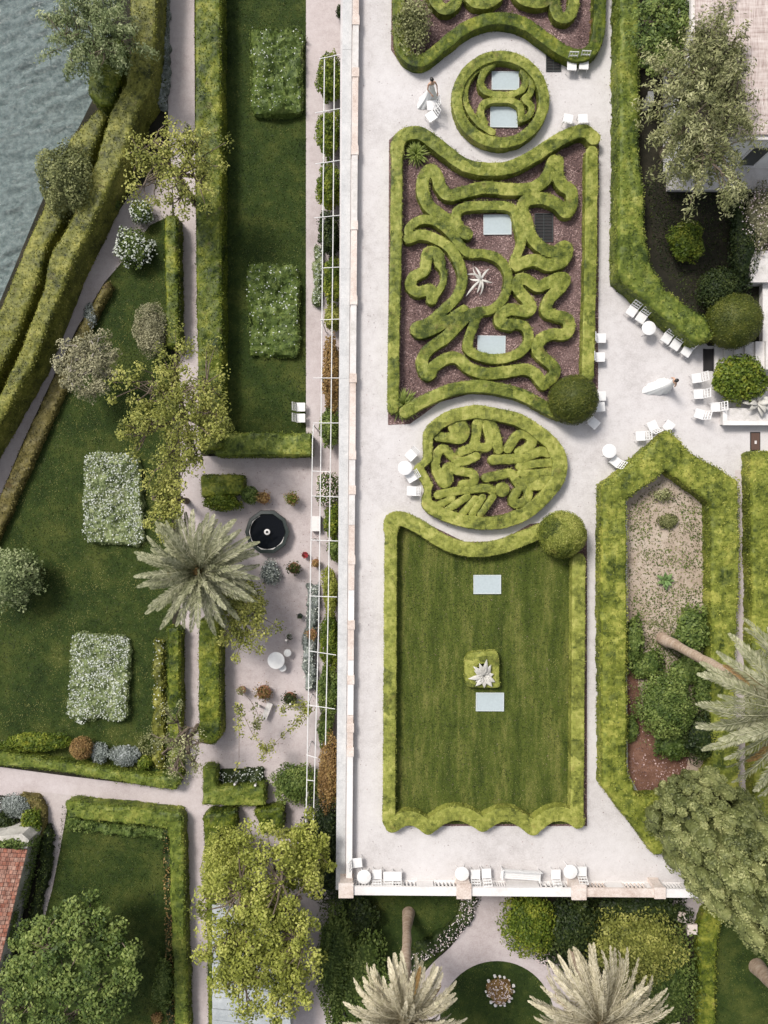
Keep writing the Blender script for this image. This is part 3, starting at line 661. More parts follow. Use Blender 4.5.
# beds and lawns on the terrace
Z1, Z2 = .004, .008
bedA = [(392, -40), (391, 50), (400, 63), (416, 68), (434, 62), (450, 46), (470, 30), (498, 24), (520, 28), (545, 44), (570, 58), (585, 57), (602, 46), (604, -40)]
sheet('bark_bed', 'mulch', bedA, Z1)
bedB = circ(500.5, 99, 46); sheet('bark_bed', 'mulch', bedB, Z1)
bedC = [(389, 140), (400, 130), (425, 130), (440, 145), (462, 164), (500, 168), (535, 158), (570, 134), (592, 128), (599, 145), (598, 388), (585, 420), (560, 422), (540, 408), (500, 396), (470, 394), (440, 402), (410, 424), (388, 425)]
sheet('bark_bed', 'mulch', bedC, Z1)
oval = [(400 + a / 4.267, 400 + b / 4.267) for a, b in ((60, 290), (100, 250), (101, 200), (105, 130), (150, 80), (220, 40), (330, 22), (440, 40), (520, 60), (600, 110), (680, 180), (715, 260), (700, 350), (640, 430), (560, 500), (470, 540), (370, 553), (260, 540), (150, 500), (100, 460), (95, 420), (105, 380), (85, 335))]
ovc = np.mean(np.array(oval), 0); bedD = [tuple(ovc + (np.array(q) - ovc) * .94) for q in oval]
sheet('bark_bed', 'mulch', bedD, Z1)
bedE = [(386, 515), (405, 512), (430, 525), (465, 542), (500, 541), (530, 524), (560, 520), (587, 530), (587, 826), (384, 826)]
sheet('bark_bed', 'mulch', bedE, Z1)
bigl = [(394, 528), (405, 526), (440, 545), (470, 552), (510, 550), (545, 538), (575, 540), (576, 824), (392, 824)]
sheet('lawn', 'turf', bigl, Z2)
scatter('grass', 'grass', bigl, Z2, 330, .06, .8)
hexin = [(627, 500), (667, 470), (711, 503), (712, 780), (690, 800), (640, 795), (628, 773)]
sheet('soil_bed', 'sand', hexin, Z1)
scatter('leaf_litter', 'chip', [(350, 0), (612, 0), (600, 480), (596, 780), (690, 884), (345, 884)], 0., 2.5, .055, .4)
scatter('leaf_litter', 'chip', [(200, 456), (340, 456), (336, 880), (215, 880)], GZ + .012, 6, .06, .4)
scatter('ground_cover', 'fig', [(629, 636), (711, 632), (712, 745), (690, 740), (660, 726), (650, 700), (640, 672), (629, 672)], Z1, 190, .12, .9)
sheet('red_earth', 'red_soil', [(627, 672), (633, 668), (638, 680), (641, 700), (645, 715), (652, 728), (662, 735), (676, 739), (692, 741), (686, 770), (680, 790), (640, 795), (628, 773)], Z2)
scatter('ground_cover', 'weed', [(630, 620), (710, 620), (710, 700), (640, 700)], Z2, 260, .10, .9)
scatter('low_weeds', 'weed', [(628, 505), (667, 475), (710, 508), (710, 625), (628, 625)], Z2, 85, .11, .9)
for q in ([(630, 505), (650, 498), (652, 535), (640, 545), (630, 540)], [(675, 500), (706, 510), (706, 545), (690, 540)], [(640, 548), (700, 552), (704, 570), (650, 566)], [(634, 590), (708, 585), (709, 628), (630, 628)]): scatter('low_weeds', 'fig', q, Z2, 120, .11, .9)
grt = [(533, 212), (554, 212), (554, 243), (533, 243)]
for q in (bedA, bedB, bedC, bedD): scatter('bark_mulch', 'chip', q, Z1, 330, .075, .35, aspect=.6, holes=[grt])
scatter('bark_mulch', 'chip', [(628, 640), (660, 690), (700, 740), (690, 790), (640, 792), (629, 770)], Z2, 60, .09, .5, aspect=.6)
scatter('ground_cover', 'weed', [(630, 680), (650, 690), (655, 730), (680, 745), (680, 760), (630, 740)], Z2, 45, .11, .9)
scatter('bark_mulch', 'chip', bedE, Z1, 200, .07, .35, holes=[bigl])
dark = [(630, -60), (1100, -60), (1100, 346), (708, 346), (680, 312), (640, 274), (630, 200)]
sheet('soil_bed', 'soil', dark, Z1); scatter('ground_cover', 'deep', [(645, 180), (768, 180), (768, 340), (712, 340), (690, 305), (655, 262)], Z1, 130, .10, .9)  # near-black soil and leaf cover carry the garden's shade in their colour
sheet('earth_path', 'gravel_low', [(735, 470), (744, 470), (746, 820), (738, 820)], Z1)
# lower garden: gravel, lawns
a = GZ
Y1, Y2, Y3 = a + .004, a + .008, a + .012
sheet('lawn', 'turf_deep', [(216, -60), (308, -60), (307, 436), (216, 440)], Y1)
scatter('grass', 'grass_deep', [(222, -40), (306, -40), (306, 436), (222, 440)], Y1, 200, .07, .8)
lawn2 = [(150, 215), (170, 215), (173, 790), (90, 775), (-60, 760), (-60, 580), (0, 520), (60, 395), (105, 285)]
sheet('lawn', 'turf_deep', lawn2, Y1); scatter('grass', 'grass', lawn2, Y1, 200, .07, .8)
lawn3 = [(62, 805), (178, 818), (186, 1060), (20, 1060), (38, 935), (55, 880)]
sheet('lawn', 'turf_deep', lawn3, Y1); scatter('grass', 'grass_deep', lawn3, Y1, 200, .07, .8)
lawn4 = [(330, 850), (490, 850), (480, 905), (455, 940), (410, 985), (380, 1060), (330, 1060)]
sheet('lawn', 'turf_deep', lawn4, Y1); scatter('grass', 'grass_deep', lawn4, Y1, 170, .07, .8)
lawn6 = [(700, 905), (1000, 900), (1000, 1100), (700, 1100)]
sheet('lawn', 'turf_deep', lawn6, Y1); scatter('grass', 'grass_deep', [(700, 905), (800, 905), (800, 1060), (700, 1060)], Y1, 150, .07, .8)
sheet('gravel_path', 'gravel_low', [(166, -60), (194, -60), (195, 150), (197, 300), (201, 460), (201, 480), (201, 620), (202, 740), (207, 790), (209, 830), (212, 1060), (188, 1060), (184, 830), (180, 780), (181, 500), (177, 250), (168, 120)], Y3)
sheet('gravel_path', 'gravel_dark', [(172, 170), (150, 180), (130, 195), (92, 250), (58, 322), (22, 390), (0, 440), (-60, 545), (-60, 640), (0, 497), (23, 442), (50, 384), (77, 328), (104, 283), (128, 255), (150, 225), (172, 215)], Y2)
sheet('gravel_path', 'gravel_low', [(-60, 760), (0, 767), (67, 776), (160, 787), (190, 783), (208, 800), (215, 822), (182, 815), (67, 803), (-60, 788)], Y2)
sheet('gravel_path', 'gravel_dark', [(30, 790), (75, 796), (68, 803), (66, 815), (60, 850), (52, 890), (40, 935), (30, 935), (42, 885), (50, 845), (47, 815)], a + .010)
sheet('gravel_court', 'gravel_low', [(306, -60), (348, -60), (348, 900), (250, 900), (215, 860), (205, 800), (199, 730), (199, 456), (306, 458)], a + .006)
sheet('gravel_court', 'gravel_low', [(215, 900), (348, 900), (345, 1060), (210, 1060)], a + .010)
cl = line_px([(492, 880), (488, 925), (470, 955), (443, 985), (430, 1030), (426, 1060)], 20) ; sheet('gravel_path', 'gravel_low', cl, Y2)
sheet('gravel_path', 'gravel_low', line_px([(488, 925), (515, 950), (548, 978), (570, 1030), (574, 1060)], 19), Y3)
sheet('gravel_path', 'gravel_low', circ(497, 1026, 90, 64), a + .014)
lawn5 = circ(497, 1018, 57, 56, 57); sheet('lawn', 'turf_deep', lawn5, a + .018); scatter('grass', 'grass_deep', lawn5, a + .018, 200, .06, .8)
sheet('gravel_path', 'gravel_low', line_px([(650, 880), (680, 895), (697, 910), (700, 935)], 13), Y3)
sheet('gravel_path', 'gravel_low', line_px([(690, 905), (712, 898), (745, 900)], 7), Y2)

# ================================================================== CLIPPED HEDGES OF THE TERRACE
def zc_(off, s, pts): return [(off[0] + x / s, off[1] + y / s) for x, y in pts]
kw = dict(grid=.085, dens=330, leaf=.055, rnd=.016, rough=.02)
def scroll(label, lines, h=.48, mat='box', **k2): return hedge_line('scroll_hedge', label, mat, lines, h, 0., cat='hedge', **{**kw, **k2})
def border(label, lines, h=.62, mat='box', **k2): return hedge_line('border_hedge', label, mat, lines, h, 0., cat='hedge', **{**kw, **k2})
border('low box border hedge waving along the bottom of the topmost scroll bed', [([(398, -40), (399, 20), (401, 44), (409, 57), (422, 60), (438, 49), (460, 31), (480, 21), (500, 18), (522, 22), (545, 37), (563, 50), (580, 55), (592, 49), (598, 36), (600, 10), (601, -40)], 6)], mat='green')
scroll('box scroll loop hanging beside the dry brown grass in the topmost bed', [([(428, -14), (436, 2), (446, 9), (456, 2), (458, -14)], 5.5)])
scroll('short box curl cut by the top frame edge, left of centre of the topmost bed', [([(466, -12), (472, 0), (486, 3), (498, -4), (500, -14)], 5.5)])
scroll('short box curl cut by the top frame edge, right of centre of the topmost bed', [([(516, -14), (522, -2), (540, 2), (553, -5), (556, -14)], 6)])
scroll('box loop hanging near the orange flowers of the topmost bed', [([(553, -14), (555, 6), (559, 16), (567, 17), (573, 8), (575, -14)], 5.5)])
border('round box ring enclosing the two glass panels near the top', [(circ(500.5, 99, 43.5, 40), 5.2, False, True)], .55)
z3 = lambda p: zc_((380, 0), 3, p)
scroll('thin crescent of box curving along the left inside the ring hedge', [(z3([(340, 190), (302, 200), (270, 232), (255, 280), (266, 328), (300, 372), (338, 396)]), 3.0)], .42)
scroll('box scroll curling round the upper glass panel inside the ring hedge', [(z3([(338, 188), (312, 215), (302, 250), (322, 276), (380, 284), (424, 270), (440, 236), (428, 214)]), 3.2)], .42)
scroll('box scroll bulging twice on the right inside the ring hedge', [(z3([(432, 214), (456, 245), (450, 280), (434, 296), (455, 318), (448, 345), (424, 358)]), 3.2)], .42)
scroll('box scroll arching over the lower glass panel inside the ring hedge', [(z3([(424, 352), (420, 316), (388, 300), (340, 300), (310, 312), (302, 340), (314, 368)]), 3.2)], .42)
# main parterre
border('wavy box border along the top of the large scroll bed', [([(397, 152), (399, 140), (408, 133), (420, 133), (433, 141), (448, 153), (466, 165), (488, 169), (510, 167), (530, 158), (550, 145), (570, 134), (585, 131), (594, 138)], 6.5)])
border('straight box border along the left side of the large scroll bed', [([(397, 150), (396, 250), (394, 330), (393, 408)], 5.4, False)])
border('straight box border along the right side of the large scroll bed', [([(592, 152), (591, 250), (589, 330), (588, 375)], 6, False)])
border('arched box border along the bottom of the large scroll bed', [([(405, 412), (422, 402), (450, 390), (478, 386), (500, 389), (523, 395), (545, 407), (560, 414)], 6)])
zA = lambda p: zc_((370, 120), 3.072, p); zB = lambda p: zc_((390, 250), 3.657, p)
scroll('broad box band with hairpin left end, topmost in the large scroll bed', [(zA([(565, 125), (552, 160), (530, 190), (490, 210), (420, 212), (350, 207), (285, 222), (243, 230), (217, 206), (204, 168), (184, 153), (164, 178), (163, 222), (180, 262), (228, 300), (262, 330), (298, 350)]), 6.1)])
scroll('box scroll with three lobes wrapping the dark grate in the large scroll bed', [(zA([(578, 128), (576, 165), (590, 197), (618, 218), (620, 255), (603, 283), (575, 257), (530, 240), (480, 247), (468, 275), (482, 312), (492, 350), (520, 385), (562, 404), (598, 388), (606, 405), (588, 436), (550, 445), (510, 430), (475, 436), (452, 446)]), 6.0)])
scroll('box scroll arching over the upper glass panel of the large scroll bed', [(zA([(300, 350), (272, 322), (265, 287), (292, 266), (350, 263), (410, 263), (444, 277), (456, 322), (466, 370), (453, 410), (440, 442)]), 4.5)])
scroll('box ring round the bleached agave with a tail to the upper left', [(zA([(122, 355), (120, 332), (150, 308), (192, 308), (232, 332), (267, 370), (300, 406), (350, 410), (395, 426), (422, 465), (424, 512), (404, 556), (370, 583), (332, 587)]), 4.4)])
scroll('long box band bending right and back along the left of the bleached agave', [(zA([(118, 364), (158, 352), (196, 362), (245, 392), (275, 442), (284, 490), (268, 540), (225, 585), (178, 622), (140, 637), (152, 656), (192, 645), (242, 615), (288, 582)]), 5.0)])
scroll('small trefoil of box beside the left border of the large scroll bed', [([(440, 263), (437, 253), (428, 252), (426, 262), (424, 271), (413, 277), (411, 287), (419, 292), (430, 289), (432, 299)], 5.4), ([(440, 265), (444, 273), (443, 283), (438, 292), (432, 300)], 3.2)])
scroll('box band looping round the lower glass panel of the large scroll bed', [(zB([(320, 236), (290, 236), (250, 272), (200, 322), (142, 362), (118, 402), (127, 450), (146, 455), (162, 425), (210, 395), (250, 397), (290, 432), (350, 452), (420, 446), (490, 436), (530, 452), (562, 492)]), 5.8)])
scroll('zigzag box band along the lower right of the large scroll bed', [(zB([(562, 492), (598, 460), (602, 430), (570, 400), (542, 370), (546, 332), (590, 307), (638, 308), (656, 288), (648, 252), (600, 237), (572, 223), (582, 180), (628, 132), (640, 106), (615, 102), (570, 122), (540, 132), (500, 107), (472, 108), (468, 140), (500, 180), (516, 207), (498, 224), (442, 216), (407, 236), (402, 262), (440, 276)]), 5.7)])
scroll('box loop under the bleached agave closing round the lower glass panel', [(zB([(300, 236), (310, 262), (292, 310), (286, 360), (322, 386), (390, 398), (458, 384), (498, 350), (508, 310), (488, 276), (440, 268)]), 4.8)])
# oval parterre
hedge_poly('border_hedge', 'thick oval box ring round the small tangled scrolls', 'box2', oval, .6, hole=[[tuple(ovc + (np.array(q) - ovc) * np.array([.845, .80])) for q in oval]], sm=True, **kw)
zO = lambda p: zc_((400, 400), 4.267, p); ko = dict(h=.5, mat='box2', rnd=.03)
scroll('small box curl shaped like a snail at the upper left of the oval bed', [(zO([(163, 155), (212, 162), (262, 165), (278, 132), (258, 103), (225, 112), (237, 132)]), 4.70)], **ko)
scroll('box hook with a triangular eye at the top of the oval bed', [(zO([(260, 220), (312, 197), (328, 135), (330, 98), (364, 84), (398, 116), (414, 165), (420, 212)]), 4.44), (zO([(322, 198), (372, 202), (384, 172), (370, 115)]), 4.01)], **ko)
scroll('box band folding back on itself at the left of the oval bed', [(zO([(325, 240), (270, 262), (225, 242), (190, 208), (162, 226), (152, 280), (166, 328), (190, 358), (210, 338), (196, 300), (212, 284), (250, 302), (312, 316), (312, 352), (268, 360)]), 4.34)], **ko)
scroll('box stem above the fan of short fingers at the lower left of the oval bed', [(zO([(162, 405), (220, 392), (300, 382), (370, 376), (395, 388)]), 4.12)], **ko)
for lab, p, q in (('leftmost short box finger at the lower left of the oval bed', (168, 447), (222, 421)), ('second short box finger from the left at the lower left of the oval bed', (198, 472), (288, 412)), ('middle short box finger of the fan at the lower left of the oval bed', (266, 486), (322, 422)), ('fourth short box finger from the left at the lower left of the oval bed', (308, 488), (352, 416)), ('rightmost short box finger of the fan at the lower left of the oval bed', (345, 488), (398, 412))):
    scroll(lab, [(zO([p, q]), 3.45, False)], group='box fingers of the oval bed', **ko)
scroll('box horseshoe at the upper right of the oval bed', [(zO([(462, 208), (500, 152), (540, 146), (566, 176), (545, 204), (508, 222)]), 4.54)], **ko)
for lab, p, hw in (('long blunt box finger reaching the middle of the oval bed from the right', [(397, 255), (450, 252), (520, 248), (600, 220), (632, 226)], 4.6), ('second box finger from the top of the right-hand fan in the oval bed', [(512, 283), (580, 272), (648, 266)], 4.1), ('third box finger from the top of the right-hand fan in the oval bed', [(516, 312), (580, 312), (648, 304)], 3.8), ('fourth box finger from the top of the right-hand fan in the oval bed', [(530, 340), (590, 342), (642, 338)], 3.6), ('lowest box finger of the right-hand fan in the oval bed', [(560, 368), (600, 370), (622, 362)], 3.4)):
    scroll(lab, [(zO(p), hw * 1.03)], group='box fingers of the oval bed', **ko)
scroll('box hook curling at the lower right of the oval bed', [(zO([(368, 332), (420, 322), (474, 312), (500, 348), (540, 378), (548, 410), (520, 438), (490, 443), (482, 420), (500, 392)]), 4.45)], **ko)
hedge_poly('scroll_hedge', 'round box cushion inside the hook at the lower right of the oval bed', 'box2', circ(400 + 437 / 4.267, 400 + 382 / 4.267, 7.2, 20), .5, **{**kw, 'rnd': .03})
# big lawn frame
border('wavy box border along the top of the big framed lawn', [([(391, 530), (392, 521), (402, 519), (420, 527), (440, 540), (460, 548), (480, 550), (500, 547), (520, 540), (542, 531)], 7)], mat='box2')
border('straight box border along the left side of the big framed lawn', [([(391, 531), (390, 680), (389, 822)], 6, False)], mat='box2')
border('straight box border along the right side of the big framed lawn', [([(579, 560), (578, 700), (577, 820)], 6.4, False)], mat='box2')
sc = []
for (x0, y0), (x1, y1) in zip([(392, 826), (428, 828), (482, 825), (533, 829)], [(428, 828), (482, 825), (533, 829), (580, 822)]):
    sc += [(x0 + (x1 - x0) * t, y0 + (y1 - y0) * t - (x1 - x0) * .24 * math.sin(math.pi * t)) for t in np.arange(0, 1, .1)]
border('scalloped box border along the bottom of the big framed lawn', [(sc + [(578, 822)], 7, False)], mat='box2')
hedge_poly('planter_hedge', 'small square box hedge round the silver agave in the big lawn', 'box2', [(465, 660), (468, 654), (476, 652), (496, 651), (499, 656), (499, 679), (500, 686), (497, 688), (467, 687), (465, 679)], .5, hole=[[(477, 664), (488, 663), (489, 679), (478, 680)]], **kw)
ball('ball_topiary', 'clipped dark green ball at the lower right corner of the large scroll bed', 'ball', 573, 400, 24.5)
ball('ball_topiary', 'clipped ball at the upper right corner of the big framed lawn', 'box', 562, 534, 23.5)
# right-hand hedges
kr = dict(grid=.12, dens=230, leaf=.085, rnd=.16, rough=.05, lump=.06)
hedge_poly('tall_hedge', 'tall leafy hedge along the right of the terrace, bending behind the diagonal chairs', 'leafgreen', [(620, -60), (620, 100), (618, 250), (619, 277), (644, 299), (697, 344), (715, 338), (707, 318), (690, 308), (665, 288), (650, 262), (645, 230), (644, 190), (639, 150), (640, -60)], 1.4, **kr)
hedge_poly('tall_hedge', 'broad pointed hedge framing the sandy bed on the right', 'lime', [(602, 486), (669, 429), (694, 454), (739, 480), (740, 560), (736, 700), (741, 800), (700, 850), (655, 856), (641, 838), (603, 787), (601, 620)], 1.0, hole=[[(627, 500), (667, 470), (711, 503), (712, 640), (713, 770), (690, 800), (637, 797), (628, 773)]], **kr)
hedge_poly('tall_hedge', 'flat topped hedge at the right frame edge below the wooden hatch', 'lime', [(751, 451), (1000, 450), (1000, 1000), (756, 830), (753, 640)], 1.0, **kr)

# ================================================================== HEDGES OF THE LOWER GARDEN
kl = dict(grid=.12, dens=220, leaf=.085, rnd=.14, rough=.05, lump=.04)
def low(label, mat, px, h, **k2):
    mat = 'leafgreen' if mat == 'lime' else mat
    return hedge_poly('clipped_hedge', label, mat, px, h, GZ, **{**kl, **k2})
low('long straight hedge between the left gravel path and the upper lawn', 'green', [(194, -60), (220, -60), (221, 200), (222, 448), (199, 452), (196, 300)], 1.5)
low('short hedge closing the bottom of the upper left lawn', 'lime', [(216, 433), (311, 433), (312, 456), (214, 456)], 1.2)
low('narrow hedge on the left of the gravel path below the flowering tree', 'green', [(164, 215), (177, 215), (179, 345), (166, 345)], 1.1)
low('thick inner hedge running diagonally along the lake path', 'olive', [(127, -60), (160, -60), (155, 40), (150, 90), (137, 108), (128, 145), (106, 195), (87, 235), (73, 262), (56, 305), (31, 367), (0, 422), (-60, 525), (-60, 490), (0, 393), (20, 350), (43, 290), (50, 253), (67, 227), (97, 157), (110, 112), (125, 85), (132, 40)], 2.0, rough=.035, lump=.03)
low('outer hedge on the shore above the lake', 'olive', [(98, 108), (105, 116), (90, 157), (61, 220), (45, 250), (39, 277), (15, 340), (0, 368), (-60, 470), (-60, 420), (0, 309), (28, 240), (43, 207), (70, 137)], 1.8, rough=.035, lump=.03)
low('dark hedge stub on the shore below the silvery tree', 'green', [(92, 40), (120, 35), (122, 70), (112, 104), (100, 106), (88, 92), (88, 66)], 1.6, lump=.06)
low('low brownish hedge between the diagonal path and the left lawn', 'brown', [(103, 284), (108, 281), (112, 285), (92, 322), (60, 398), (20, 488), (0, 533), (-60, 660), (-60, 610), (0, 495), (23, 441), (50, 384), (77, 328)], .5)
low('hedge along the upper side of the lower cross path', 'lime', [(-60, 742), (0, 752), (39, 759), (91, 767), (150, 776), (182, 776), (176, 790), (161, 789), (104, 780), (52, 771), (0, 766), (-60, 758)], .8)
low('narrow hedge on the left of the path below the big palm', 'green', [(167, 628), (180, 628), (181, 778), (168, 772)], .9)
low('hedge on the right of the path below the big palm', 'green', [(198, 620), (219, 620), (220, 738), (214, 745), (199, 744)], 1.3)
low('L-shaped hedge round the white flowers below the court', 'lime', [(202, 766), (216, 768), (217, 787), (265, 785), (266, 807), (202, 805)], .9)
low('hedge running down the right of the lower path beside the pale slab roof', 'green', [(203, 818), (209, 813), (235, 812), (236, 832), (219, 836), (215, 880), (214, 1060), (209, 1060), (205, 880)], 1.0)
low('small square hedge left of the yellow tree top', 'green', [(253, 810), (283, 807), (284, 829), (262, 835)], .9)
low('hedge framing the lower left lawn on two sides', 'lime', [(63, 803), (68, 801), (180, 813), (183, 818), (189, 1060), (176, 1060), (168, 829), (67, 818)], .9)
low('small hedge behind the black basin', 'green', [(200, 475), (243, 475), (244, 494), (201, 498)], .9)
low('brown hedge corner beside the lower path near the tiled roof', 'brown', [(19, 794), (38, 797), (44, 812), (45, 838), (38, 838), (34, 812), (19, 806)], .5)
hedge_poly('clipped_hedge', 'curved hedge round the dark lawn at the lower right corner', 'green', [(699, 930), (705, 912), (716, 905), (735, 906), (735, 920), (722, 926), (717, 945), (716, 1060), (700, 1060)], .7, GZ, **kl)
# ================================================================== WALLS, BALUSTRADE, PERGOLA, HOUSES
# parapet along the left edge of the terrace
root = thing('parapet_wall', 'long pale stone parapet with a grey ledge along the left edge of the terrace', 'wall', W(350, 512, 0))
def pline(px0, px1, z): return np.array(W(*px0, z)), np.array(W(*px1, z))
def bar(g, a, b, w, z0, z1, tone=.5, mi=0):
    a = np.array(a[:2]); b = np.array(b[:2]); d = (b - a) / np.linalg.norm(b - a); n = np.array([-d[1], d[0]]) * w / 2
    V = [(*q, z) for z in (z0, z1) for q in (a + n, a - n, b - n, b + n)]
    g.add(V, [[3, 2, 1, 0], [4, 5, 6, 7], [0, 1, 5, 4], [1, 2, 6, 5], [2, 3, 7, 6], [3, 0, 4, 7]], tone, mi)
off = Vector(root.location)
def rel(g): g.v = [np.asarray(v) - np.array(off) for v in g.v]; return g
g = G(); n = 26
for i in range(n):
    y0, y1 = -60 + 950 * i / n, -60 + 950 * (i + 1) / n - .1
    x = lambda y: 347.8 - (y + 60) * 7.4 / 950
    bar(g, W(x(y0), y0, .04), W(x(y1), y1, .04), .46, -.2 + .002 * (i % 3), .035 + .004 * (i % 3))
rel(g).build('ledge', 'stone_grey', root)
xp = lambda y: 356.5 - (y + 60) * 7.5 / 950
g = G(); bar(g, W(xp(-60), -60, 0), W(xp(884), 884, 0), .2, -.02, .38); rel(g).build('wall', 'stone_pink', root)
pil = [20, 72, 150, 225, 300, 378, 455, 490, 560, 625, 680, 728, 752, 830]
for y0, y1, mt in [(-60, 20, 'stone_pink'), (20, 72, 'stone'), (72, 150, 'stone_pink'), (150, 225, 'stone'), (225, 300, 'stone_pink'), (300, 378, 'stone'), (378, 455, 'stone_pink'), (455, 525, 'stone'), (525, 590, 'stone_pink'), (590, 625, 'stone_white'), (625, 660, 'stone_pink'), (660, 715, 'stone_white'), (715, 752, 'stone_pink'), (752, 884, 'stone_white')]:
    g = G(); bar(g, W(xp(y0), y0 + .2, .42), W(xp(y1), y1 - .2, .42), .29, .38, .45); rel(g).build('coping', mt, root)
for y in pil[:-1]:
    g = G(); bar(g, W(xp(y), y - 4.5, .48), W(xp(y), y + 4.5, .48), .36, -.01, .49); rel(g).build('pilaster', 'stone_pink', root)
# balustrade along the bottom edge
def pillar(px, py, lab, w=.68, mat='stone_pink'):
    c = W(px, py, 1.05); g = G(); x, y = c[:2]
    g.box((x - w * .43, y - w * .43, -.05), (x + w * .43, y + w * .43, .98)); g.box((x - w / 2, y - w / 2, .981), (x + w / 2, y + w / 2, 1.08)); g.box((x - w * .47, y - w * .47, -.04), (x + w * .47, y + w * .47, .12))
    o = g.build('stone_pillar', mat); recenter(o, (x, y, 0)); tag(o, lab, 'pillar', 'pillars of the balustrade')
pys = lambda x: 890.5 + (x - 345) * .008
for px, lab, mt in ((346, 'square stone pillar at the left corner where the parapet meets the balustrade', 'stone_pink'), (464, 'square pillar of the balustrade behind the table above the palm path', 'stone_pink'), (579, 'square brownish pillar between the white and the pinkish balustrade', 'stone_pink'), (660, 'squat pillar near the right end of the balustrade beside the conifer', 'stone_pink')):
    pillar(px, pys(px), lab, .72 if px != 660 else .55, mt)
def balus(a, b, groups, lab, mt):
    A = np.array(W(a, pys(a), .95)); B = np.array(W(b, pys(b), .95)); root = thing('balustrade', lab, 'balustrade', (A[0], A[1], 0), 0, 'balustrade sections'); o_ = np.array([A[0], A[1], 0])
    def fin(g, nm, m): g.v = [np.asarray(v) - o_ for v in g.v]; return g.build(nm, m, root)
    g = G(); bar(g, A, B, .42, .85, .97); fin(g, 'coping', mt[0]); g = G(); bar(g, A, B, .24, -.03, .08); fin(g, 'plinth', mt[1])
    t = lambda x: (x - a) / (b - a); edges = [a] + [q for gg in groups for q in gg] + [b]
    for i in range(0, len(edges), 2):
        if edges[i + 1] - edges[i] < 1.5: continue
        g = G(); bar(g, A + (B - A) * t(edges[i]), A + (B - A) * t(edges[i + 1]), .2, .08, .851); fin(g, 'panel', mt[1])
    for x0, x1 in groups:
        for j in range(6):
            p = A + (B - A) * t(x0 + (x1 - x0) * (j + .5) / 6 ); g = G()
            g.lathe((p[0], p[1], 0), [(.055, .08), (.055, .2), (.035, .24), (.06, .42), (.055, .5), (.03, .7), (.05, .8), (.05, .851)], 12); o = fin(g, 'baluster', mt[0])
balus(351, 457, [(354, 373), (394, 417), (434, 457)], 'white balustrade section at the left between the corner and the middle pillar', ('stone_white', 'stone_white'))
balus(471, 572, [(473, 492), (493, 508), (541, 571)], 'white balustrade section behind the long bench', ('stone_white', 'stone_white'))
balus(586, 654, [(588, 609), (626, 650)], 'balustrade section with pinkish coping right of the brown pillar', ('stone_pink', 'stone_white'))
balus(666, 720, [(667, 687)], 'last balustrade section running under the big conifer', ('stone_white', 'stone_white'))
# pergola over the strip beside the retaining wall
zp = -.55; b0 = np.array(W(330, 420, GZ)); root = thing('pergola', 'white steel pergola frame of three long rails along the foot of the terrace wall', 'pergola', tuple(b0))
def rp(p): return tuple(np.array(p) - b0)
rails = [[(313.5, 425), (312.6, 440), (310, 610), (306.5, 800), (305.5, 835)], [(324.5, 57), (322.7, 240), (321, 440), (318.8, 620), (314, 800), (313, 830)], [(334.5, 55), (333, 240), (330.8, 440), (328, 620), (325.5, 745)]]
for q in rails: g = G(); g.tube([rp(W(*p, zp)) for p in q], .026, 6); g.build('rail', 'white', root)
for (x0, y0), (x1, y1) in [((319, 59), (343, 54)), ((315, 113), (343, 108)), ((315, 164), (342, 160)), ((314, 218), (342, 215)), ((322, 268), (341, 267)), ((320, 320), (341, 319)), ((313, 378), (340, 378)), ((313, 423), (340, 423)), ((312, 471), (331, 472)), ((312, 496), (339, 497)), ((311, 540), (338, 541)), ((310, 596), (337, 597)), ((309.5, 651), (336, 655)), ((308, 705), (335, 709)), ((307, 755), (317, 758)), ((306.5, 780), (315, 781))]:
    g = G(); g.tube([rp(W(x0, y0, zp + .05)), rp(W(x1, y1, zp + .05))], .021, 6); g.build('crossbar', 'white', root)
for x, y in [(324.5, 59), (323.8, 112), (323.5, 163), (323, 217), (322.5, 268), (322, 320), (321.3, 378), (313.4, 425), (312, 496), (311, 540), (310, 596), (309.3, 651), (308, 705), (307, 755), (306, 800)]:
    p = W(x, y, zp - .03); g = G(); g.tube([rp(p), rp((p[0], p[1], GZ))], .03, 6); g.build('post', 'white', root)
# flat-roofed house upper right
hx0, hx1, hy0, hy1, hh = W(663, 0, 0)[0], 40., W(0, 174, 0)[1], 60., 3.9
root = thing('villa', 'house with a weathered pinkish roof behind the olive tree at the upper right', 'house', (hx0, hy0, 0))
g = G(); g.box((0, 0, -.02), (hx1 - hx0, hy1 - hy0, hh)); g.build('wall', 'plaster', root)
g = G(); g.box((-.25, -.3, hh + .001), (hx1 - hx0, hy1 - hy0, hh + .22)); g.build('cornice', 'stone', root)
g = G(); g.box((-.1, -.12, hh + .221), (hx1 - hx0, hy1 - hy0, hh + .34)); g.build('roof', 'weave', root)
g = G(); g.box((.15, -.9, -.01), (hx1 - hx0, -.003, .5)); g.box((.05, -1.05, .501), (hx1 - hx0, -.003, .62)); g.build('step', 'stone', root)
for i in range(4):
    x = 1.2 + i * 1.9; f = G(); f.box((x, -.06, 1.0), (x + .08, -.002, 2.9)); f.box((x + .92, -.06, 1.0), (x + 1., -.002, 2.9)); f.box((x + .081, -.06, 2.82), (x + .919, -.002, 2.9)); f.box((x - .05, -.14, .92), (x + 1.05, -.002, .999))
    w = f.build('window', 'stone_white', root); g = G(); g.box((x + .081, -.03, 1.0), (x + .919, -.003, 2.819)); g.build('pane', 'dark_metal', w)
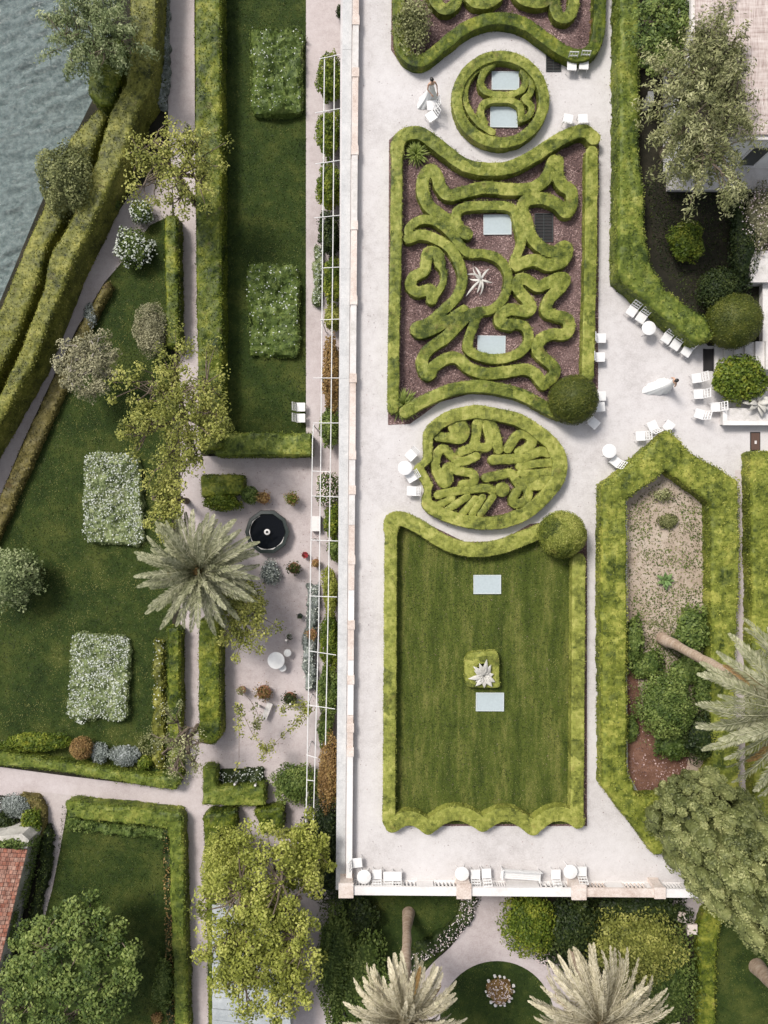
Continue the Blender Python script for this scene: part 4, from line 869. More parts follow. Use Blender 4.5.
for x0_, y0_, x1_, y1_, zt, lab, mt in ((752, 252, 800, 281, .9, 'pale stone block at the right frame edge above the dark clipped ball', 'stone'), (764, 284, 800, 340, .5, 'low stone kerb wall at the right frame edge beside the dark clipped ball', 'stone')):
    a_, b_ = W(x0_, y0_, zt), W(x1_, y1_, zt); g = G(); g.box((a_[0], b_[1], 0), (b_[0], a_[1], zt - .1)); g.box((a_[0] - .06, b_[1] - .06, zt - .099), (b_[0], a_[1] + .06, zt)); o = g.build('stone_wall', mt); recenter(o, (*a_[:2], 0)); tag(o, lab, 'wall')
# stairs, planter trough and hatch on the right of the terrace
root = thing('stone_stairs', 'grey stone stairs between the dark clipped ball and the bright shrub', 'stairs', W(714, 358, 0)); o_ = np.array(root.location)
for i in range(8):
    p, q = W(714 + i * 9, 372, .0), W(714 + (i + 1) * 9, 344, .0); g = G(); g.box((p[0] - o_[0], p[1] - o_[1], 0), (q[0] - o_[0] - .012, q[1] - o_[1], .05 + .13 * i)); g.build('step', 'stone', root)
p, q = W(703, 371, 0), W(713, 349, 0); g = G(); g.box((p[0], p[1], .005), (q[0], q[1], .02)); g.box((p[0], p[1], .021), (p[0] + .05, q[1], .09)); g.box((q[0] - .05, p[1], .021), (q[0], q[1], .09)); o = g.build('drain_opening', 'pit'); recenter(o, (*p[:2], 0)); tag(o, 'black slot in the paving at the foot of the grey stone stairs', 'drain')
root = thing('stone_trough', 'grey stone planter trough holding the silvery agave at the right edge', 'planter', W(750, 412, 0)); o_ = np.array(root.location)
p, q = W(724, 424, .5), W(800, 408, .5); g = G(); g.box((p[0] - o_[0], p[1] - o_[1], 0), (q[0] - o_[0], q[1] - o_[1], .46)); g.build('body', 'stone', root)
g = G(); g.box((p[0] - o_[0] - .06, p[1] - o_[1] - .06, .461), (q[0] - o_[0], p[1] - o_[1] + .14, .54)); g.box((p[0] - o_[0] - .06, p[1] - o_[1] + .141, .461), (p[0] - o_[0] + .15, q[1] - o_[1] + .05, .54)); g.build('rim', 'stone_white', root)
root = thing('wooden_hatch', 'small brown wooden hatch in the paving below the stone trough', 'hatch', W(755, 442, 0)); o_ = np.array(root.location)
p, q = W(750, 451, 0), W(760, 432, 0); g = G(); g.box((p[0] - o_[0], p[1] - o_[1], .004), (q[0] - o_[0], q[1] - o_[1], .03)); g.build('frame', 'pit', root)
g = G(); w_ = q[0] - p[0]
for i in range(4): g.box((p[0] - o_[0] + .04 + i * (w_ - .08) / 4, p[1] - o_[1] + .05, .031), (p[0] - o_[0] + .035 + (i + 1) * (w_ - .08) / 4, q[1] - o_[1] - .05, .055))
g.build('lid', 'wood', root); g = G(); g.box((-.05, -.1, .056), (.05, .06, .085)); g.build('handle', 'stone', root)
# glass floor panels and dark grates
for cx, cy, w, h_, lab in ((505.5, 80.5, 27.5, 18.5, 'upper glass panel inside the ring hedge'), (504, 117, 27.5, 20.5, 'lower glass panel inside the ring hedge'), (497.5, 224.5, 28, 20, 'upper glass panel of the large scroll bed'), (491.5, 345.3, 28, 19.5, 'lower glass panel of the large scroll bed, under the bleached agave'), (487.3, 584.5, 27.5, 19, 'glass panel lying alone near the top of the big framed lawn'), (490, 702, 28, 18.5, 'glass panel touching the square agave hedge in the big lawn')):
    c = W(cx, cy, .09); hw, hv = w * k(.09) / 2, h_ * k(.09) / 2; root = thing('glass_skylight', 'pale blue-grey ' + lab, 'skylight', (c[0], c[1], 0), random.uniform(-.02, .02), 'glass panels let into the ground')
    g = G(); t = .045
    for lo, hi in (((-hw, -hv, 0), (hw, -hv + t, .09)), ((-hw, hv - t, 0), (hw, hv, .09)), ((-hw, -hv + t, 0), (-hw + t, hv - t, .09)), ((hw - t, -hv + t, 0), (hw, hv - t, .09))): g.box(lo, hi)
    g.build('frame', 'frame', root); g = G(); g.box((-hw + t, -hv + t, .04), (hw - t, hv - t, .08)); g.build('pane', 'glass', root)
for x0, x1, y0, y1, lab in ((546, 561, 45.5, 71.5, 'dark iron grate beside the two chairs under the topmost bed'), (534.5, 553, 213.5, 242, 'dark iron grate inside the three-lobed scroll of the large bed')):
    p, q = W(x0, y1, .03), W(x1, y0, .03); root = thing('floor_grate', lab, 'grate', (p[0], p[1], 0)); w_, h_ = q[0] - p[0], q[1] - p[1]
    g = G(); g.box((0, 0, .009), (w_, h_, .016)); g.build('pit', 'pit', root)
    g = G(); t = .04
    for lo, hi in (((0, 0, .017), (w_, t, .06)), ((0, h_ - t, .017), (w_, h_, .06)), ((0, t, .017), (t, h_ - t, .06)), ((w_ - t, t, .017), (w_, h_ - t, .06)), ((w_ * .48, t, .017), (w_ * .52, h_ - t, .055))): g.box(lo, hi)
    for i in range(1, 9): g.box((t, h_ * i / 9, .02), (w_ - t, h_ * i / 9 + .018, .045))
    g.build('bars', 'dark_metal', root)
# tiled house lower left
zr = -1.1; c0 = W(27, 849, zr); root = thing('tiled_house', 'small house with a weathered red tile roof at the lower left edge', 'house', (c0[0], c0[1], GZ)); o_ = np.array([c0[0], c0[1], GZ])
e1 = np.array(W(27, 849, zr)); e2 = np.array(W(-6, 985, zr)); d = (e2 - e1) / np.linalg.norm(e2 - e1); wdir = np.array([d[1], -d[0], 0.]); wdir = wdir if wdir[0] < 0 else -wdir
r1 = e1 + wdir * 3.2 + np.array([0, .0, 1.3]); r2 = e2 + wdir * 3.2 + np.array([0, 0, 1.3])
Lr = np.linalg.norm(e2 - e1); sl = np.linalg.norm(r1 - e1); g = G()
rows_ = 26
for i in range(int(Lr / .2)):
    for j in range(14):
        a_ = i * .2; u0 = sl * j / 14; hh_ = random.uniform(0, .012)
        g.box((u0 - .02, a_ + .004, .012 + hh_), (u0 + sl / 14, a_ + .196, .045 + hh_ + .02 * (j % 2)), .5)
ex = (r1 - e1) / sl; ey = d; ez = np.cross(ex, ey); ez = ez if ez[2] > 0 else -ez
mm = Matrix(((ex[0], ey[0], ez[0], e1[0] - o_[0]), (ex[1], ey[1], ez[1], e1[1] - o_[1]), (ex[2], ey[2], ez[2], e1[2] - o_[2]), (0, 0, 0, 1)))
g.box((0, 0, -.05), (sl, Lr, .01)); rf = g.build('roof', 'tiles', root); rf.matrix_local = mm
g = G(); ins_ = wdir * .06
wv = [e1 + ins_, e2 + ins_, r2 + wdir * .1, r1 + wdir * .1]
V = [np.array([q[0], q[1], GZ]) - o_ for q in wv] + [np.array([q[0], q[1], (zr - .12 if i < 2 else zr + 1.1)]) - o_ for i, q in enumerate(wv)]
g.add(V, [[0, 1, 5, 4], [1, 2, 6, 5], [2, 3, 7, 6], [3, 0, 4, 7], [4, 5, 6, 7]]); g.build('wall', 'wall', root)
q1, q2 = W(20, 838, -1.0), W(43, 829, -1.0)
g = G(); V = [(*W(x, y, -1.0)[:2], z) for z in (GZ, -1.0) for x, y in ((-20, 848.5), (27, 848.5), (29, 840), (22, 834), (-20, 838))]
g.add(V, [[4, 3, 2, 1, 0], [5, 6, 7, 8, 9], [0, 1, 6, 5], [1, 2, 7, 6], [2, 3, 8, 7], [3, 4, 9, 8], [4, 0, 5, 9]])
o = g.build('garden_wall', 'wall'); recenter(o, W(28, 848, GZ)); tag(o, 'pale rough garden wall with patches of ivy beside the red tiled roof', 'wall')
g = G()
cl = R.random((26, 2)); ii = R.integers(0, 26, 1900)
tt = np.clip(cl[ii, 0] + R.normal(size=1900) * .035, 0, 1); hh = cl[ii, 1] ** 1.3 * 1.5 + R.normal(size=1900) * .16
pp = e1 + (e2 - e1) * tt[:, None] - wdir * (.03 + .08 * R.random(1900))[:, None]; pp[:, 2] = np.clip(GZ + .1 + hh, GZ, zr - .1)
g.leaves(pp, .11, np.array([.8, .2, .5]), .6)
o = g.build('ivy', 'fig'); recenter(o, W(26, 890, -1.1)); tag(o, 'dark ivy creeping over the pale wall beside the tiled roof', 'ivy')
# slab-roofed shed bottom left of centre
zs = -.6; root = thing('garden_shed', 'low building with a pale grey slab roof under the yellow tree', 'shed', W(250, 970, GZ)); o_ = np.array(root.location)
g = G(); rr_ = random.Random(3)
for i in range(12):
    y0, y1 = 905 + i * 11.5, 905 + (i + 1) * 11.5 - .5; zz = zs + .015 * (i % 2)
    V = [np.array([*W(x, y + (x - 212) * .11, zs)[:2], z]) - o_ for z in (zs - .08, zz) for x, y in ((212.5, y1), (291, y1), (290, y0), (212, y0))]
    g.add(V, [[3, 2, 1, 0], [4, 5, 6, 7], [0, 1, 5, 4], [1, 2, 6, 5], [2, 3, 7, 6], [3, 0, 4, 7]], rr_.random())
g.build('roof', 'slab', root)
V = [np.array([*W(x, y, zs)[:2], z]) - o_ for z in (GZ, zs - .09) for x, y in ((214, 1042), (289, 1048), (288, 918), (214, 910))]
g = G(); g.add(V, [[3, 2, 1, 0], [4, 5, 6, 7], [0, 1, 5, 4], [1, 2, 6, 5], [2, 3, 7, 6], [3, 0, 4, 7]]); g.build('wall', 'wall', root)
g = G(); p = W(223, 908, -.3); 
for dx in (-.13, .13): g.tube([(p[0] + dx - .05, p[1] - .2, zs + .02), (p[0] + dx + .03, p[1] + .35, .1)], .028, 6)
for i in range(4): g.tube([(p[0] - .15 + .02 * i, p[1] - .1 + .11 * i, zs + .15 + .14 * i), (p[0] + .13 + .02 * i, p[1] - .1 + .11 * i, zs + .15 + .14 * i)], .02, 6)
o = g.build('white_ladder', 'white'); recenter(o, (*p[:2], zs)); tag(o, 'short white ladder leaning at the top edge of the pale slab roof', 'ladder')
for x, y, lab in ((682, 917, 'squat stone gate pillar below the right end of the balustrade, nearer the balustrade'), (692, 929, 'squat stone gate pillar beside the curved path, farther from the balustrade')):
    c = W(x, y, GZ + .8); g = G(); g.box((c[0] - .2, c[1] - .2, GZ), (c[0] + .2, c[1] + .2, GZ + .75)); g.box((c[0] - .26, c[1] - .26, GZ + .751), (c[0] + .26, c[1] + .26, GZ + .86)); o = g.build('gate_pillar', 'stone_pink'); recenter(o, (c[0], c[1], GZ)); tag(o, lab, 'pillar')
p, q = W(649, 101, .9), W(653, 92, .9); g = G(); g.box((p[0], p[1], 0), (q[0], q[1], .8)); g.box((p[0] - .04, p[1] - .04, .801), (q[0] + .04, q[1] + .04, .9)); o = g.build('white_box', 'plaster'); recenter(o, (*p[:2], 0)); tag(o, 'small white service box in the dark gap between the tall hedge and the house', 'box')

# ================================================================== FURNITURE AND PEOPLE
U = (0, -1); DR = (.55, -.83)
for px, py, bk, lab in (
    (572, 65, (.03, -1), 'left one of the two chairs with slatted backs under the topmost bed'), (584, 64, (.05, -1), 'right one of the two chairs with slatted backs under the topmost bed'),
    (568, 119, (-.2, 1), 'left chair of the two against the top border of the large scroll bed'), (583, 119, (.05, 1), 'right chair of the two against the top border of the large scroll bed'),
    (432, 105, (1, -.1), 'chair right beside the skirt of the woman near the ring hedge'), (431.5, 116, (.8, -.55), 'turned chair below the other one beside the woman near the ring hedge'),
    (632, 311, DR, 'top left chair of the diagonal row along the tall hedge'), (641.5, 317.5, DR, 'second chair of the diagonal row, just above the round table'), (667, 338, DR, 'chair of the diagonal row just below the round table'), (676, 344.5, DR, 'second last chair of the diagonal row along the tall hedge'), (687, 351, DR, 'last chair of the diagonal row, nearest the black slot'),
    (601, 338, (-1, 0), 'upper chair by the straight right border of the large scroll bed'), (600, 357, (-1, .03), 'lower chair by the straight right border of the large scroll bed'), (601, 396, (-1, .05), 'upper one of three chairs round the clipped ball'), (600, 407, (-1, .1), 'middle one of three chairs round the clipped ball'), (594, 423, (-.75, -.65), 'turned chair below the clipped ball'),
    (697, 378, (1, -.15), 'top chair in front of the bright shrub at the right'), (699, 394, (1, -.05), 'second chair in front of the bright shrub at the right'), (716, 407, (1, -.05), 'chair tucked against the end of the stone trough'), (700, 414, (1, .3), 'turned chair in front of the stone trough'),
    (653, 426, (.45, 1), 'chair left of the tip of the pointed hedge'), (669, 426, (-.6, .8), 'chair right of the tip of the pointed hedge'), (641, 436, (1, -.05), 'chair side on to the sloping top of the pointed hedge'), (616, 461.5, (.75, .6), 'chair touching the round table beside the pointed hedge'),
    (411, 455, (.7, -.7), 'chair above the round table left of the oval bed'), (411.5, 477, (.85, -.5), 'chair below the round table, touching the oval hedge'), (412, 491, (1, .05), 'lowest chair left of the oval bed'),
    (357, 863, (-1, .1), 'chair standing alone against the parapet near the left corner pillar'), (377, 875, (0, 1), 'chair right beside the corner table at the balustrade'), (388, 877, (.03, 1), 'middle chair of the three right of the corner table'), (397, 877, (0, 1), 'third chair right of the corner table'),
    (475.5, 875, (0, 1), 'chair just right of the table at the middle pillar'), (486.5, 874, (.05, 1), 'second chair right of the middle pillar table, next to the bench'), (556, 875, (0, 1), 'chair between the long bench and the table at the brown pillar'), (582, 872, (0, 1), 'chair against the brown pillar of the balustrade')):
    chair(px, py, bk, 'white ' + lab if 'chair' in lab[:40] and len(lab.split()) > 13 else 'white metal chair, ' + lab)
for px, py, lab in ((649, 328, 'round white table between the chairs of the diagonal row'), (609.5, 451, 'round white table off the left shoulder of the pointed hedge'), (405, 468, 'round white table left of the oval bed'), (364, 877, 'round white table in the left corner of the balustrade'), (462, 874, 'round white table against the middle pillar of the balustrade'), (570.5, 872, 'round white table left of the brown pillar of the balustrade')): table(px, py, lab)
chair(300.5, 407, (-1, 0), 'upper one of two white chairs on the left lawn beside the pergola path', 'white chairs on the upper left lawn', GZ)
chair(300.5, 418, (-1, 0), 'lower one of two white chairs on the left lawn beside the pergola path', 'white chairs on the upper left lawn', GZ)
table(276, 660.5, 'large round white table in the gravel court', .45, GZ, .74, None)
table(287.5, 653, 'round white stool at the upper right of the court table', .2, GZ, .45, 'white stools in the court', 'stool', 'stool'); table(282.5, 668, 'round white stool half under the lower edge of the court table', .2, GZ, .45, 'white stools in the court', 'stool', 'stool')
r = thing('garden_bench', 'long white slatted bench facing the terrace in front of the balustrade', 'bench', (*W(520.5, 875, .44)[:2], 0), math.radians(176) )
L_ = .98
g = G()
for i in range(5): g.box((-L_, -.24 + i * .095, .41), (L_, -.155 + i * .095, .44))
g.build('seat', 'white', r); g = G(); sh = Matrix(((1, 0, 0, 0), (0, 1, -.25, -.25 + .25 * .45), (0, 0, 1, 0), (0, 0, 0, 1)))
for zz in (.52, .63, .74, .85): g.box((-L_, -.012, zz), (L_, .012, zz + .07), mat=sh)
for x in (-L_ + .02, -.03, L_ - .08): g.box((x, -.035, .3), (x + .06, -.013, .93), mat=sh)
g.build('backrest', 'white', r)
for x in (-L_ + .06, L_ - .06):
    for y in (-.2, .2): g = G(); g.tube([(x, y, .409), (x, y, 0)], .025, 8); g.build('leg', 'white', r)
    g = G(); g.box((x - .03, -.24, .62), (x + .03, .24, .65)); g.box((x - .02, .19, .441), (x + .02, .23, .619)); g.build('armrest', 'white', r)
r = thing('stone_bench', 'narrow pale stone bench standing askew under the vines of the court', 'bench', (*W(267, 711, GZ + .4)[:2], GZ), math.radians(68))
g = G(); g.box((-.46, -.15, .34), (.46, .15, .42)); g.build('seat', 'stone', r)
for x in (-.34, .34): g = G(); g.box((x - .06, -.12, 0), (x + .06, .12, .339)); g.build('support', 'stone', r)
W1 = person('dark-haired woman in a white gown leaning toward a chair beside the ring hedge', 430, 98.5, .35, (((-.24, -.12, 1.14), (-.12, -.32, 1.02)), ((.25, -.1, 1.15), (.2, -.32, 1.0))), (math.radians(200), .38), 4)
W2_ = person('dark-haired woman in a long white gown with a train, alone on the pale gravel', 664.5, 386, 1.9, (((-.23, -.0, 1.13), (-.2, -.12, .92)), ((.23, 0, 1.13), (.2, -.12, .92))), (math.radians(85), .8), 9)

# ================================================================== COURT: basin, pots, vines
c = W(267, 532, GZ + .6); root = thing('stone_basin', 'round black stone fountain basin of still water beside the big palm', 'fountain', (c[0], c[1], GZ)); root.scale = (.9, .9, .95)
g = G(); g.lathe((0, 0, 0), [(1.26, 0), (1.3, .3), (1.34, .5), (1.3, .6), (1.12, .62), (1.08, .55), (1.06, .3)], 10, close=False); g.build('rim', 'black_green', root)
g = G(); g.lathe((0, 0, 0), [(.001, .5), (1.09, .5)], 40, close=False); g.build('water_surface', 'pool', root)
g = G()
for i in range(40):
    a0, a1 = 2.0 + i * .1, 2.1 + i * .1
    if i in (18, 19, 20, 32): continue
    g.add([(r_ * math.cos(t), r_ * math.sin(t), z) for z, r_ in ((.56, 1.02), (.56, 1.09)) for t in (a0, a1)], [[0, 1, 3, 2]])
g.build('waterline_rim', 'stone', root)
g = G(); g.lathe((0, 0, 0), [(.18, .48), (.18, .62), (.08, .66), (.07, .58)], 10, close=False); g.build('nozzle', 'stone_white', root)
def pot(px, py, rpx, lab, mat, potmat='terracotta', n=380, hz=.55, size=.1, bloom=None, ph=.38):
    c = W(px, py, GZ + ph); pr = rpx * k(GZ) * .72; root = thing('potted_plant', lab, 'potted plant', (c[0], c[1], GZ), 0, 'pots in the gravel court')
    g = G(); g.lathe((0, 0, 0), [(pr * .65, 0), (pr * .95, ph * .9), (pr * 1.06, ph * .91), (pr * 1.06, ph), (pr * .88, ph), (pr * .85, ph * .8)], 18, close=False); g.lathe((0, 0, 0), [(.001, ph * .82), (pr * .86, ph * .82)], 18, close=False); g.build('pot', potmat, root)
    g = G(); r_ = rpx * k(GZ); ms = [mat]; shrub_leaves(g, (0, 0, ph + hz * .4), (r_, r_, hz * .55), n, size, .35, 0, .3, .5, ph * .8, .35, 0, 1.)
    if bloom: ms.append(bloom); shrub_leaves(g, (0, 0, ph + hz * .5), (r_, r_, hz * .6), n // 4, size * .8, .3, 1, .8, .6, ph, .8, 0, .7)
    g.build('foliage', ms, root); return root
pot(264, 498, 7.5, 'pot of dark reddish plants touching the top of the black basin', 'rust'); pot(292, 499, 7, 'pot of green and reddish plants right of the basin top', 'bright', bloom='rust'); pot(294, 568, 7.5, 'pot of dark green plants below the red glazed pot', 'deep')
pot(305, 555, 4.2, 'small red glazed pot below right of the black basin', 'deep', 'red', 40, .15, .07); pot(300, 616, 3.6, 'tiny dark pot standing alone on the court gravel', 'deep', 'black_green', 60, .2, .07); pot(264, 692, 9, 'pot with tangled dark reddish plant above the stone bench', 'rust', n=420, bloom='deep'); pot(290, 698, 8, 'pot with a round grassy plant under the forked vine', 'deep', n=500); pot(289, 636, 4, 'small pot with a leaning white stake above the court table', 'deep', 'stone', 90, .3, .08)
pot(312, 634, 6.5, 'dark reddish potted plant under the pergola rail', 'rust', n=200); pot(316, 563, 5.5, 'brown potted plant under the pergola beside the red pot', 'rust', n=160); pot(242, 690, 5, 'pot with a thin trailing plant at the left of the court', 'weed', n=120)
def garland(lab, pts, z, n, mat='spring', seed=1, sp=.13):
    rs = np.random.default_rng(seed); P = np.array([W(*p, z) for p in smooth_path(pts, False, 8)]); b = P[0].copy(); root = thing('climbing_vine', lab, 'vine', tuple(b), 0, 'vines strung over the court')
    g = G(); g.tube([tuple(p - b) for p in P], .012, 5); g.build('wire', 'bark', root)
    cl = rs.integers(0, len(P), max(6, n // 26)); i = cl[rs.integers(0, len(cl), n)]; g = G(); g.leaves(P[i] - b + rs.normal(size=(n, 3)) * sp, .13, np.array([0, 0, 1.]), .7); g.build('foliage', mat, root)
garland('leafy vine running from the grassy pot down to the middle of the court', [(309, 708), (300, 718), (288, 731), (274, 744), (262, 757)], -.8, 420, 'spring', 2)
garland('leafy vine running from the left edge of the court down to the middle', [(236, 706), (244, 716), (252, 733), (260, 744), (268, 752)], -.8, 260, 'spring', 3)
garland('leafy vine hanging under the two pots in the middle of the court', [(240, 690), (250, 700), (258, 715), (256, 726)], -.8, 200, 'weed', 4)
garland('short leafy vine across the grassy pot', [(282, 710), (292, 706), (303, 705), (310, 712)], -.8, 260, 'spring', 5)
garland('sparse vine hanging straight down at the left of the court', [(238, 708), (239, 730), (239, 765)], -.8, 110, 'spring', 6)
def stake(px, py, dx, dy, lab, z=GZ):
    g = G(); p = np.array(W(px, py, z)); g.tube([tuple(p), (p[0] + dx, p[1] + dy, z + 1.2)], [.07, .06], 8); o = g.build('garden_post', 'stone'); recenter(o, tuple(p)); tag(o, lab, 'post', 'pale posts of the court')
for x, y, lab in ((237, 782, 'pale leaning post at the left of the white flower bed below the court'), (257, 783, 'pale leaning post at the right of the white flower bed below the court'), (260, 706, 'pale post leaning beside the tangled dark pot'), (291, 704, 'pale post leaning in front of the grassy pot'), (287, 642, 'pale post leaning above the court table'), (288, 784, 'pale post standing in the leafy bush under the pergola')): stake(x, y, .1, .3, lab)
g = G(); p, q = W(312, 531, GZ), W(321, 516, GZ); g.box((p[0], p[1], GZ), (q[0], q[1], GZ + .4)); o = g.build('stone_block', 'stone_white'); recenter(o, (*p[:2], GZ)); tag(o, 'pale stone block under the pergola between the rails', 'block')
# ================================================================== FLOWER BEDS AND SHRUBS
def flower_bed(lab, px, h, mat, bloom, share=.5, n=260, size=.085, lump=.2):
    z = GZ + h; p = W2(px, z)
    o = hedge('flower_bed', lab, 'flower bed', mat, h, lambda X: d_poly(X, p) , bnd(p), GZ, grid=.12, rough=.12, rnd=.16, dens=n, leaf=size, lump=lump)
    lo, hi = p.min(0), p.max(0); N_ = int((hi - lo).prod() * n * share); X = R.random((N_, 2)) * (hi - lo) + lo; X = X[inside(X, p)]; q = np.c_[X, np.zeros(len(X))]
    X = X[vnoise(q + 3, .9) + R.random(len(X)) * .5 > .12]; q = np.c_[X, np.zeros(len(X))]
    g = G(); g.leaves(np.c_[X, np.full(len(X), z + .05) + lump * 2 * vnoise(q + 2, 1.1) + R.random(len(X)) * .08], size, np.array([0, 0, 1.]), .6, .8, .4 + .6 * R.random(len(X)))
    b = g.build('blossoms', bloom); b.data.transform(Matrix.Translation(-Vector(o.location))); b.parent = o
flower_bed('dark leafy rose bed at the top of the upper left lawn', [(249, 28), (256, 25), (280, 28), (298, 26), (303, 34), (302, 112), (285, 115), (252, 114)], .5, 'fig', 'bloom', .05, lump=.4)
flower_bed('green weedy flower bed edged with kerbs on the upper left lawn', [(246, 268), (250, 263), (296, 265), (299, 270), (299, 352), (294, 357), (250, 355)], .35, 'fig', 'bloom', .08, lump=.35)
flower_bed('white flower bed on the left lawn nearer the grey olive bush', [(86, 455), (95, 452), (128, 453), (139, 460), (143, 540), (136, 546), (88, 542), (83, 535)], .4, 'silver', 'bloom', .55)
flower_bed('dense white flower bed on the left lawn nearer the lower cross path', [(72, 636), (78, 633), (122, 636), (129, 640), (127, 716), (120, 722), (98, 718), (82, 724), (66, 714), (68, 690)], .4, 'silver', 'bloom', .75)
flower_bed('narrow bed of white flowers in front of the L-shaped hedge', [(219, 772), (262, 768), (264, 783), (219, 785)], .3, 'deep', 'bloom', .4)
flower_bed('curved strip of pink and white flowers between lawn and palm path', line_px([(470, 895), (465, 915), (452, 932), (436, 945), (418, 956), (405, 975)], 8), .3, 'deep', 'pink', .55)
flower_bed('round bed of pink flowers in the circular lawn', circ(500, 992, 12, 24), .25, 'rust', 'pink', .5)
flower_bed('grey flowering strip under the left pergola rail', line_px([(313, 585), (312, 620), (308, 650), (311, 690)], 6), .4, 'blue', 'bloom', .3)
flower_bed('white flowering strip at the upper end of the pergola path', line_px([(318, 245), (318, 275), (317, 305)], 4), .4, 'silver', 'bloom', .5)
flower_bed('narrow planted strip along the right side of the left lawn', [(154, 640), (164, 640), (163, 770), (152, 768)], .3, 'olive', 'bloom', .12)
flower_bed('planted strip inside the right arm of the lower left hedge', [(163, 830), (170, 832), (177, 1050), (168, 1050)], .35, 'deep', 'rust', .5)
flower_bed('dark strip of low shrubs between the tiled house and the narrow path', [(46, 822), (52, 838), (50, 862), (44, 892), (32, 940), (20, 975), (12, 975), (26, 925), (38, 870), (44, 838)], .4, 'deep', 'fig', .3)
flower_bed('row of leafy plants inside the top arm of the lower left hedge', [(67, 818), (164, 830), (164, 840), (66, 830)], .35, 'fig', 'fig', .4)
flower_bed('dark flower bed between the inner lake hedge and the top of the gravel path', [(160, -40), (167, -40), (167, 70), (166, 108), (150, 105)], .5, 'blue', 'deep', .4)
for i, (x, y, r_) in enumerate([(500 + 13.5 * math.cos(t), 992 + 15 * math.sin(t), 2.2) for t in np.arange(0, 6.28, .393)]):
    g = G(); c = W(x, y, GZ + .1); s_ = random.uniform(.55, 1.05); c = (c[0] + random.gauss(0, .04), c[1] + random.gauss(0, .04), c[2] - .04); g.blob(c, (.1 * s_, .09 * s_, .08 * s_), 2, .35, 2, .5); o = g.build('edging_stone', 'stone_white'); recenter(o, (c[0], c[1], GZ)); tag(o, 'pale rounded stone edging the round pink flower bed', 'stone', 'stones round the pink flower bed')
sh = shrub
sh('ornamental_grass', 'dry brown twiggy grass clump in the left corner of the topmost bed', 'twig', 413, 25, 19, 1.3, 0, 2600, .13, 27, .3, 0, 'ornamental grass', core=False, shell=.1, spread=1.2)
for x, y, r_, lab, m_ in ((594, 22, 4.2, 'bright orange flowering plant at the right border of the topmost bed', 'rust'), (594, 33, 4.5, 'lower orange flowering plant at the right border of the topmost bed', 'rust'), (594, 10, 4.2, 'yellow-green small plant above the orange ones in the topmost bed', 'spring')): sh('flowering_plant', lab, m_, x, y, r_, .4, 0, 260, .07, cat='plant')
for x, y, n, r_, lab in ((416, 155, 120, .68, 'spiky light green yucca in the upper left corner of the large scroll bed'), (404, 405, 140, .85, 'spiky light green yucca in the lower left corner of the large scroll bed')): agave('yucca', lab, 'yucca', x, y, .1, n, r_, .045, int(x), .1, 1.35, .35, 'yucca')
img = lambda a: -math.radians(a)
agave('agave', 'bleached agave with a few long curling leaves in the middle of the large scroll bed', 'agave', 481, 280, .25, 9, 1.0, .075, 3, .35, .5, 1.1, 'agave', None, .8, [(img(a), l) for a, l in ((-130, .95), (-105, .8), (-65, .75), (-160, .7), (165, .6), (138, 1.25), (100, .75), (70, .8), (25, .6))], 1.0)
agave('agave', 'silver agave with broad leaves in the small square hedge of the big lawn', 'agave', 484, 676, .45, 13, .85, .17, 5, .5, .6, .55, 'agave', None, .8, [(img(a), l) for a, l in ((-88, 1.05), (-112, .85), (-130, .9), (-152, .7), (178, .95), (150, .6), (128, .75), (92, .65), (52, .75), (22, .7), (-20, .55), (-62, .8), (-40, .5))])
agave('agave', 'silver agave spilling over the stone trough at the right edge', 'agave', 757, 402, .6, 14, .85, .19, 8, .3, 1.0, .9, 'agave')
agave('agave', 'small green agave in the middle of the sandy bed', 'agave_green', 664, 580, .1, 13, .5, .12, 6, .3, 1.1, .5, 'agave')
sh('low_shrub', 'small rounded green plant near the top of the sandy bed', 'weed', 668, 521, 10, .35, 0, 420, .1, 7, .3)
sh('low_shrub', 'pale dry plant at the tip of the sandy bed', 'twig', 663, 495, 12, .35, 0, 380, .1, 7, .35, core=False, shell=.3)
sh('leafy_shrub', 'light green broad leaved shrub behind the leaning palm trunk', 'fig', 694, 632, 20, .9, 0, 900, .19, 24, .3, 16)
sh('leafy_shrub', 'dark broad leaved shrub along the left inner side of the pointed hedge', 'fig', 633, 640, 8, .8, 0, 520, .18, 26, .3, 10)
sh('leafy_shrub', 'broad leaved shrub below the leaning palm trunk', 'fig', 688, 672, 18, .7, 0, 700, .18, 14, .3, 12)
sh('leafy_shrub', 'dense green rounded shrub above the conifer in the pointed bed', 'fig', 665, 706, 27, 1.7, 0, 4200, .12, 30, .1, 40)
sh('leafy_shrub', 'dark shrub between the rounded shrub and the conifer', 'deep', 700, 735, 22, 1.0, 0, 1500, .13, 26, .25, 20)
sh('leafy_shrub', 'spreading green shrub on the left between palm base and rounded shrub', 'fig', 646, 665, 17, .6, 0, 700, .14, 16, .3, 18)
sh('leafy_shrub', 'dark leafy shrub below the rounded one, against the conifer', 'fig', 672, 742, 20, .7, 0, 700, .14, 18, .3, 9)
sh('leafy_shrub', 'dark leafy shrub at the right inner side of the pointed hedge', 'fig', 704, 690, 10, .9, 0, 700, .15, 18, .3, 24)
sh('leafy_shrub', 'dark low shrub in the red earth beside the pointed hedge', 'fig', 632, 728, 6, .5, 0, 200, .13, 14, .3)
ball('ball_topiary', 'large dark clipped ball above the grey stone stairs', 'ball', 733, 322, 27)
sh('leafy_shrub', 'dark rounded shrub half hidden behind the large clipped ball', 'deep', 718, 290, 22, 1.6, 0, 2600, .1, None, .1)
sh('leafy_shrub', 'bright green shrub alone in the dark walled garden', 'bright', 685, 243, 18, 1.3, 0, 1900, .11, None, .18, 24)
